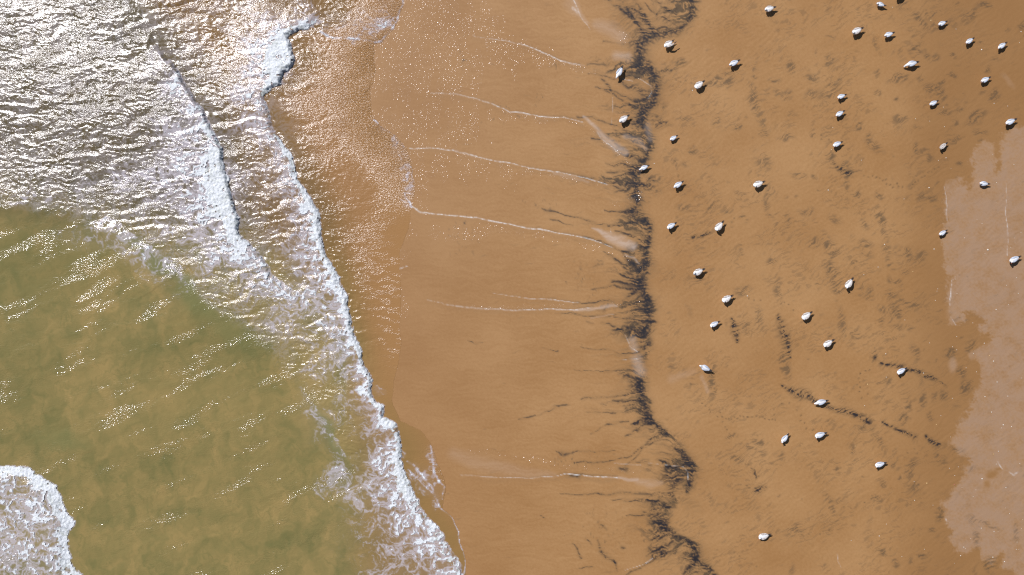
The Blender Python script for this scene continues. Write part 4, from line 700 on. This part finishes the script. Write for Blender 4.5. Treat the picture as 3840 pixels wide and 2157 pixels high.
# front x,y, tail x,y, kind, label, size factor across
GULLS = [
 (2489, 177, 2526, 153, 'preen', 'preening gull with one wing raised beside the dark sand curl at the top'),
 (2865, 40, 2906, 28, 'big', 'white gull with ruffled back alone near the top edge, right of the preening gull'),
 (2733, 247, 2772, 227, 'ahead', 'slim white gull on bare sand between the preening gull and the curled-up gull'),
 (2604, 331, 2640, 305, 'curl', 'round mottled gull curling its head back over its side beside faint prints'),
 (2310, 295, 2337, 244, 'low', 'long white gull bending to drink at the end of the uppermost rivulet'),
 (3283, 15, 3318, 24, 'left', 'white gull with a bright blue-shaded wing just below the top edge'),
 (3192, 127, 3234, 106, 'big', 'grey-backed gull with spotted black tail, lower left of the topmost blue-shaded gull'),
 (3312, 138, 3350, 124, 'ahead', 'small white gull just right of the grey-backed gull with spotted tail'),
 (3514, 97, 3548, 82, 'tucked', 'small white gull under the dark scuffed patches near the top right'),
 (3617, 166, 3648, 145, 'ahead', 'white gull with all-white tail left of the pale shell near the top right'),
 (3738, 184, 3770, 162, 'stretch', 'yellow-billed white gull right of the pale shell near the top right'),
 (3395, 246, 3441, 234, 'peck', 'long white gull pecking at the sand with its pink legs showing behind'),
 (3674, 310, 3710, 291, 'tucked', 'white gull left of the faint whitish smear on the upper right sand'),
 (3137, 369, 3171, 356, 'left', 'upper of the two white gulls standing one above the other right of centre'),
 (3482, 396, 3515, 379, 'tucked', 'plump white gull alone below the pecking gull'),
 (3131, 437, 3164, 417, 'ahead', 'lower of the two white gulls standing one above the other right of centre'),
 (2322, 459, 2358, 433, 'big', 'bulky mottled gull standing at the dark sand above the milky pool'),
 (2511, 527, 2540, 509, 'tucked', 'small bluish-white gull right of the dark sand spine, level with the milky pool'),
 (2400, 636, 2433, 621, 'low', 'white gull standing in the dark blue puddle on the sand spine'),
 (2526, 704, 2561, 681, 'ahead', 'bluish-white gull lower right of the gull in the dark puddle'),
 (2822, 699, 2866, 681, 'big_turn', 'stout white gull with brownish tail and small splash marks above it'),
 (2500, 857, 2535, 836, 'left', 'smaller white gull of the pair level with the foam-edged pale pool'),
 (2680, 867, 2713, 829, 'big_turn', 'mottled grey gull of the pair, with its bill turned down to its left'),
 (3120, 549, 3156, 533, 'left', 'white gull at the start of the curved line of footprints'),
 (3520, 560, 3548, 537, 'young', 'dusky grey-brown young gull with narrow body near two tiny shells'),
 (3765, 467, 3806, 448, 'ahead', 'white gull at the right edge just above the pale drier sand'),
 (3668, 689, 3707, 691, 'tucked', 'oval white gull with pink bill facing left on the pale drier sand'),
 (3518, 883, 3548, 864, 'tucked', 'small white gull right on the edge of the pale drier sand'),
 (2597, 1030, 2642, 1008, 'big_right', 'large mottled gull with head turned left above a few dark prints'),
 (2704, 1132, 2748, 1107, 'big_turn', 'ruffled white gull left of the trampled dark patch with a shell'),
 (2661, 1224, 2697, 1206, 'left', 'slim white gull upper left of the narrow vertical dark smear'),
 (3005, 1196, 3042, 1170, 'curl', 'round fluffy white gull right of the broad vertical dark smear'),
 (3168, 1082, 3197, 1042, 'big', 'large white gull standing on a dark patch with ringed prints'),
 (3780, 982, 3821, 962, 'left', 'white gull with orange bill beside the thin white line on the pale sand'),
 (3086, 1299, 3124, 1274, 'big', 'bright white gull with dark-edged tail below the round fluffy gull'),
 (2621, 1370, 2670, 1392, 'stretch', 'gull with a round white head facing up left above the faint pale streak'),
 (2929, 1658, 2955, 1627, 'ahead', 'slender white gull left of another gull in the lower middle of the flock'),
 (3360, 1400, 3396, 1380, 'left', 'white gull at the break of the upper faint dark trail'),
 (3055, 1513, 3104, 1501, 'low', 'white gull at the head of the long diagonal dark trail'),
 (3052, 1637, 3098, 1622, 'left', 'white gull below the diagonal trail, right of the slender gull'),
 (3278, 1746, 3320, 1734, 'left', 'white gull alone below the lower end of the diagonal trail'),
 (2843, 2018, 2891, 2005, 'sit', 'plump gull squatting alone on smooth sand near the bottom edge'),
 (3356, -4, 3392, -20, 'ahead', 'gull standing half out of the picture over the top edge')]
def zat(px, py):
    g, Z, _ = GZ; i = np.searchsorted(g.xs, px); j = np.searchsorted(g.ys, py); return float(Z[j, i])
for fx_, fy_, tx_, ty_, kind, label in GULLS:
    if kind not in _protos: _protos[kind] = gull_meshes(kind, **KIND[kind])
    Pm = _protos[kind]; L = math.hypot(fx_ - tx_, fy_ - ty_) / PPM
    sc = L / .41; sc = max(.88, min(1.25, sc))
    mxp, myp = (fx_ + tx_) / 2, (fy_ + ty_) / 2; k = 1 - .18 * sc / CAM_H
    wx_ = (mxp - CX) / PPM * k; wy_ = (CY - myp) / PPM * k; ang = math.atan2(-(fy_ - ty_), fx_ - tx_)
    off = -.03 * sc; wx_ -= off * math.cos(ang) * -1 * -1; wy_ -= off * math.sin(ang)
    e = bpy.data.objects.new('gull', None); S.collection.objects.link(e); e.empty_display_size = .1
    e.location = (wx_, wy_, zat(wx_ * PPM + CX, CY - wy_ * PPM) + .001); e.rotation_euler = (0, 0, ang); e.scale = (sc, sc, sc)
    e['label'] = label; e['category'] = 'gull'; e['group'] = GL
    made = {}
    for p in PARTS:
        me, par = Pm[p]; o = bpy.data.objects.new(p.split('.')[0], me); S.collection.objects.link(o); o.parent = made[par] if par else e; made[p] = o

# ================================================================== SHELLS
def shell_mesh(name, r, n, mt, ridges=5):
    V = [(0, 0, r * .5)]; F = []
    for ri, (q, h) in enumerate(((.35, .46), (.7, .32), (1.0, 0.04))):
        for k in range(n):
            t = 2 * math.pi * k / n; w = 1 + .08 * math.cos(ridges * t); sx = 1.0 if math.cos(t) > 0 else .72
            V.append((r * q * math.cos(t) * sx * w, r * q * math.sin(t) * w * .9, r * h * (1 + .1 * math.cos(ridges * 2 * t))))
    for k in range(n): F.append((0, 1 + k, 1 + (k + 1) % n))
    for i in range(2):
        for k in range(n): a = 1 + i * n; F.append((a + k, a + n + k, a + n + (k + 1) % n, a + (k + 1) % n))
    F.append(tuple(1 + 2 * n + k for k in range(n))[::-1]); return mesh_from(name, V, F, True, mt)
M_SH = simple('bleached_shell', (.80, .76, .68, 1), .5, .2, 30, (.66, .60, .50, 1)); M_SH2 = simple('ochre_shell', (.70, .48, .22, 1), .5, .2, 30, (.55, .36, .16, 1)); M_SH3 = simple('reddish_shell', (.45, .18, .12, 1), .5, .2, 30, (.35, .12, .08, 1))
SHM = {'w': shell_mesh('pale_shell', .020, 18, M_SH), 'o': shell_mesh('ochre_shell', .024, 18, M_SH2), 'r': shell_mesh('reddish_shell', .024, 18, M_SH3)}
SH = [(3488, 79, 1.3, 'o'), (3677, 189, 1.7), (3824, 122, 1.2), (3723, 390, 1.1), (3774, 400), (3581, 112), (3818, 163), (3344, 30), (3534, 404), (3121, 480), (3429, 447), (3483, 456), (3538, 477), (3544, 594, 1.2), (3516, 603), (3115, 562), (3104, 714, 1.4), (3481, 705, 1.5), (3228, 602), (3387, 747), (3678, 839), (3732, 686),
      (3314, 917, 1.4), (3499, 935, 1.4), (3700, 937, 2.2), (3290, 1002, 1.1), (3237, 1030), (3420, 1019, 1, 'o'), (3613, 893), (3786, 928), (3513, 1084), (3510, 1092), (3504, 1127), (3731, 1161, 1.3), (3390, 1200), (3584, 1262), (3644, 1211), (3687, 1287, 1.2), (3482, 1286), (3807, 1042), (3770, 1070), (3319, 1327, 1.2), (3321, 1414), (3251, 1441, 1.3, 'o'), (3460, 1399, 1.1),
      (3721, 1354, 1.4), (3706, 1334, 1, 'o'), (3735, 1432, 1.3), (3690, 1487, 1.3), (3619, 1379), (3775, 1485, 1.1), (3714, 1545, 1.2), (3758, 1592, 1.5), (3752, 1604), (3789, 1599, 1.1), (3525, 1558), (3508, 1591, 1, 'o'), (3205, 1672, 1, 'o'), (3740, 1691, 1.1), (3722, 1702, 1, 'o'), (3240, 1521), (3568, 1493), (3584, 1312), (3473, 1811, 1.4, 'o'), (3679, 1794, 1.7), (3425, 1805), (3557, 1755),
      (3577, 1782), (3427, 1875, 1.1), (3496, 1893), (3656, 1836), (3322, 1964), (3295, 2009, 1.2), (3190, 2025), (3380, 2086), (3464, 2058), (3611, 2050, 1.2), (3599, 2082, 1.3), (3720, 2088, 1.4), (3763, 2104, 1.4), (3724, 1991, 1.1), (3676, 1979, 1.1), (3782, 1925), (3768, 1827, 1.1), (3807, 2058), (3810, 2031), (3575, 1816, 1.2, 'r'), (2801, 1110, 1.4), (2596, 340, 1.2), (2453, 614, 1.2)]
random.seed(5)
for i in range(30): SH.append((random.uniform(3560, 3836), random.uniform(560, 2150), random.uniform(.55, .95)))
Wd = {'w': 'pale', 'o': 'ochre', 'r': 'reddish'}
SHORT = ['wing-raised preening gull', 'lone gull near the top edge', 'slim gull right of the preening one', 'round head-curled gull', 'drinking gull', 'topmost blue-shaded gull', 'spotted-tailed gull', 'small gull beside the spotted-tailed one', 'gull under the top-right scuffs', 'white-tailed top-right gull', 'yellow-billed top-right gull', 'pecking gull', 'gull by the whitish smear', 'upper of the stacked pair', 'plump gull below the pecking one', 'lower of the stacked pair', 'bulky mottled gull', 'bluish gull by the milky pool', 'puddle gull', 'gull below the puddle gull', 'stout brown-tailed gull', 'gull level with the pale pool', 'mottled grey paired gull', 'gull at the footprint curve', 'dusky young gull', 'right-edge gull', 'pink-billed gull on pale sand', 'gull on the pale edge', 'large gull above dark prints', 'gull beside the trampled patch', 'gull above the narrow smear', 'round fluffy gull', 'gull on the ringed prints', 'orange-billed gull', 'dark-tailed gull below the fluffy one', 'round-headed gull', 'slender lower gull', 'gull on the upper faint trail', 'gull on the long diagonal trail', 'gull below the diagonal trail', 'lowest right gull', 'squatting bottom gull', 'half-hidden top gull']
_used = {}
g_, Z_, P_ = GZ
for q in SH:
    x, y = q[0], q[1]; s_ = (q[2] if len(q) > 2 else .85); k = q[3] if len(q) > 3 else 'w'
    o = bpy.data.objects.new('shell', SHM[k]); S.collection.objects.link(o); o.location = ((x - CX) / PPM, (CY - y) / PPM, zat(x, y)); o.rotation_euler = (0, 0, random.uniform(0, 6.28)); o.scale = (s_,) * 3
    on = P_[np.searchsorted(g_.ys, y), np.searchsorted(g_.xs, x)] > .5
    o['category'] = 'shell'
    place = 'pale drier sand along the right side' if on else 'brown wet sand among the gulls'
    ds = [(math.hypot(x - (G[0] + G[2]) / 2, y - (G[1] + G[3]) / 2), gi) for gi, G in enumerate(GULLS)]; dd, gi = min(ds); G = GULLS[gi]
    an = math.degrees(math.atan2(-(y - (G[1] + G[3]) / 2), x - (G[0] + G[2]) / 2)) % 360
    DIRS = ['right of', 'upper right of', 'above', 'upper left of', 'left of', 'lower left of', 'below', 'lower right of']; dr_ = DIRS[int((an + 22.5) // 45) % 8]
    NUM = ['', 'one gull length', 'two gull lengths', 'three gull lengths', 'four gull lengths', 'five gull lengths', 'six gull lengths', 'seven gull lengths', 'eight gull lengths', 'nine gull lengths', 'ten gull lengths', 'eleven gull lengths', 'twelve gull lengths']
    farl = dd / 38 > 8.5
    lab_ = '%s shell %s %s the %s' % (Wd[k], NUM[max(1, min(12, int(round(dd / 38))))], dr_, SHORT[gi])
    if k == 'r': o['label'] = 'single reddish shell at the edge of the brown wet sand, lower right'
    elif abs(x - 3700) < 1 and abs(y - 937) < 1: o['label'] = 'largest white shell, alone on the pale sand left of the orange-billed gull'
    else:
        o['label'] = 'smaller %s shell far from any gull on the pale lower right sand' % Wd[k] if (farl and on and _used.get(lab_)) else lab_ if len(q) > 4 or lab_ not in _used else 'smaller ' + lab_; 
        if _used.get(o['label'] + '#') and 'far from' not in o['label']: o['label'] = 'tiniest ' + lab_
        _used[lab_] = 1; _used[o['label'] + '#'] = 1; o['group'] = '%s shells on the %s' % (Wd[k], 'pale sand' if on else 'brown sand')
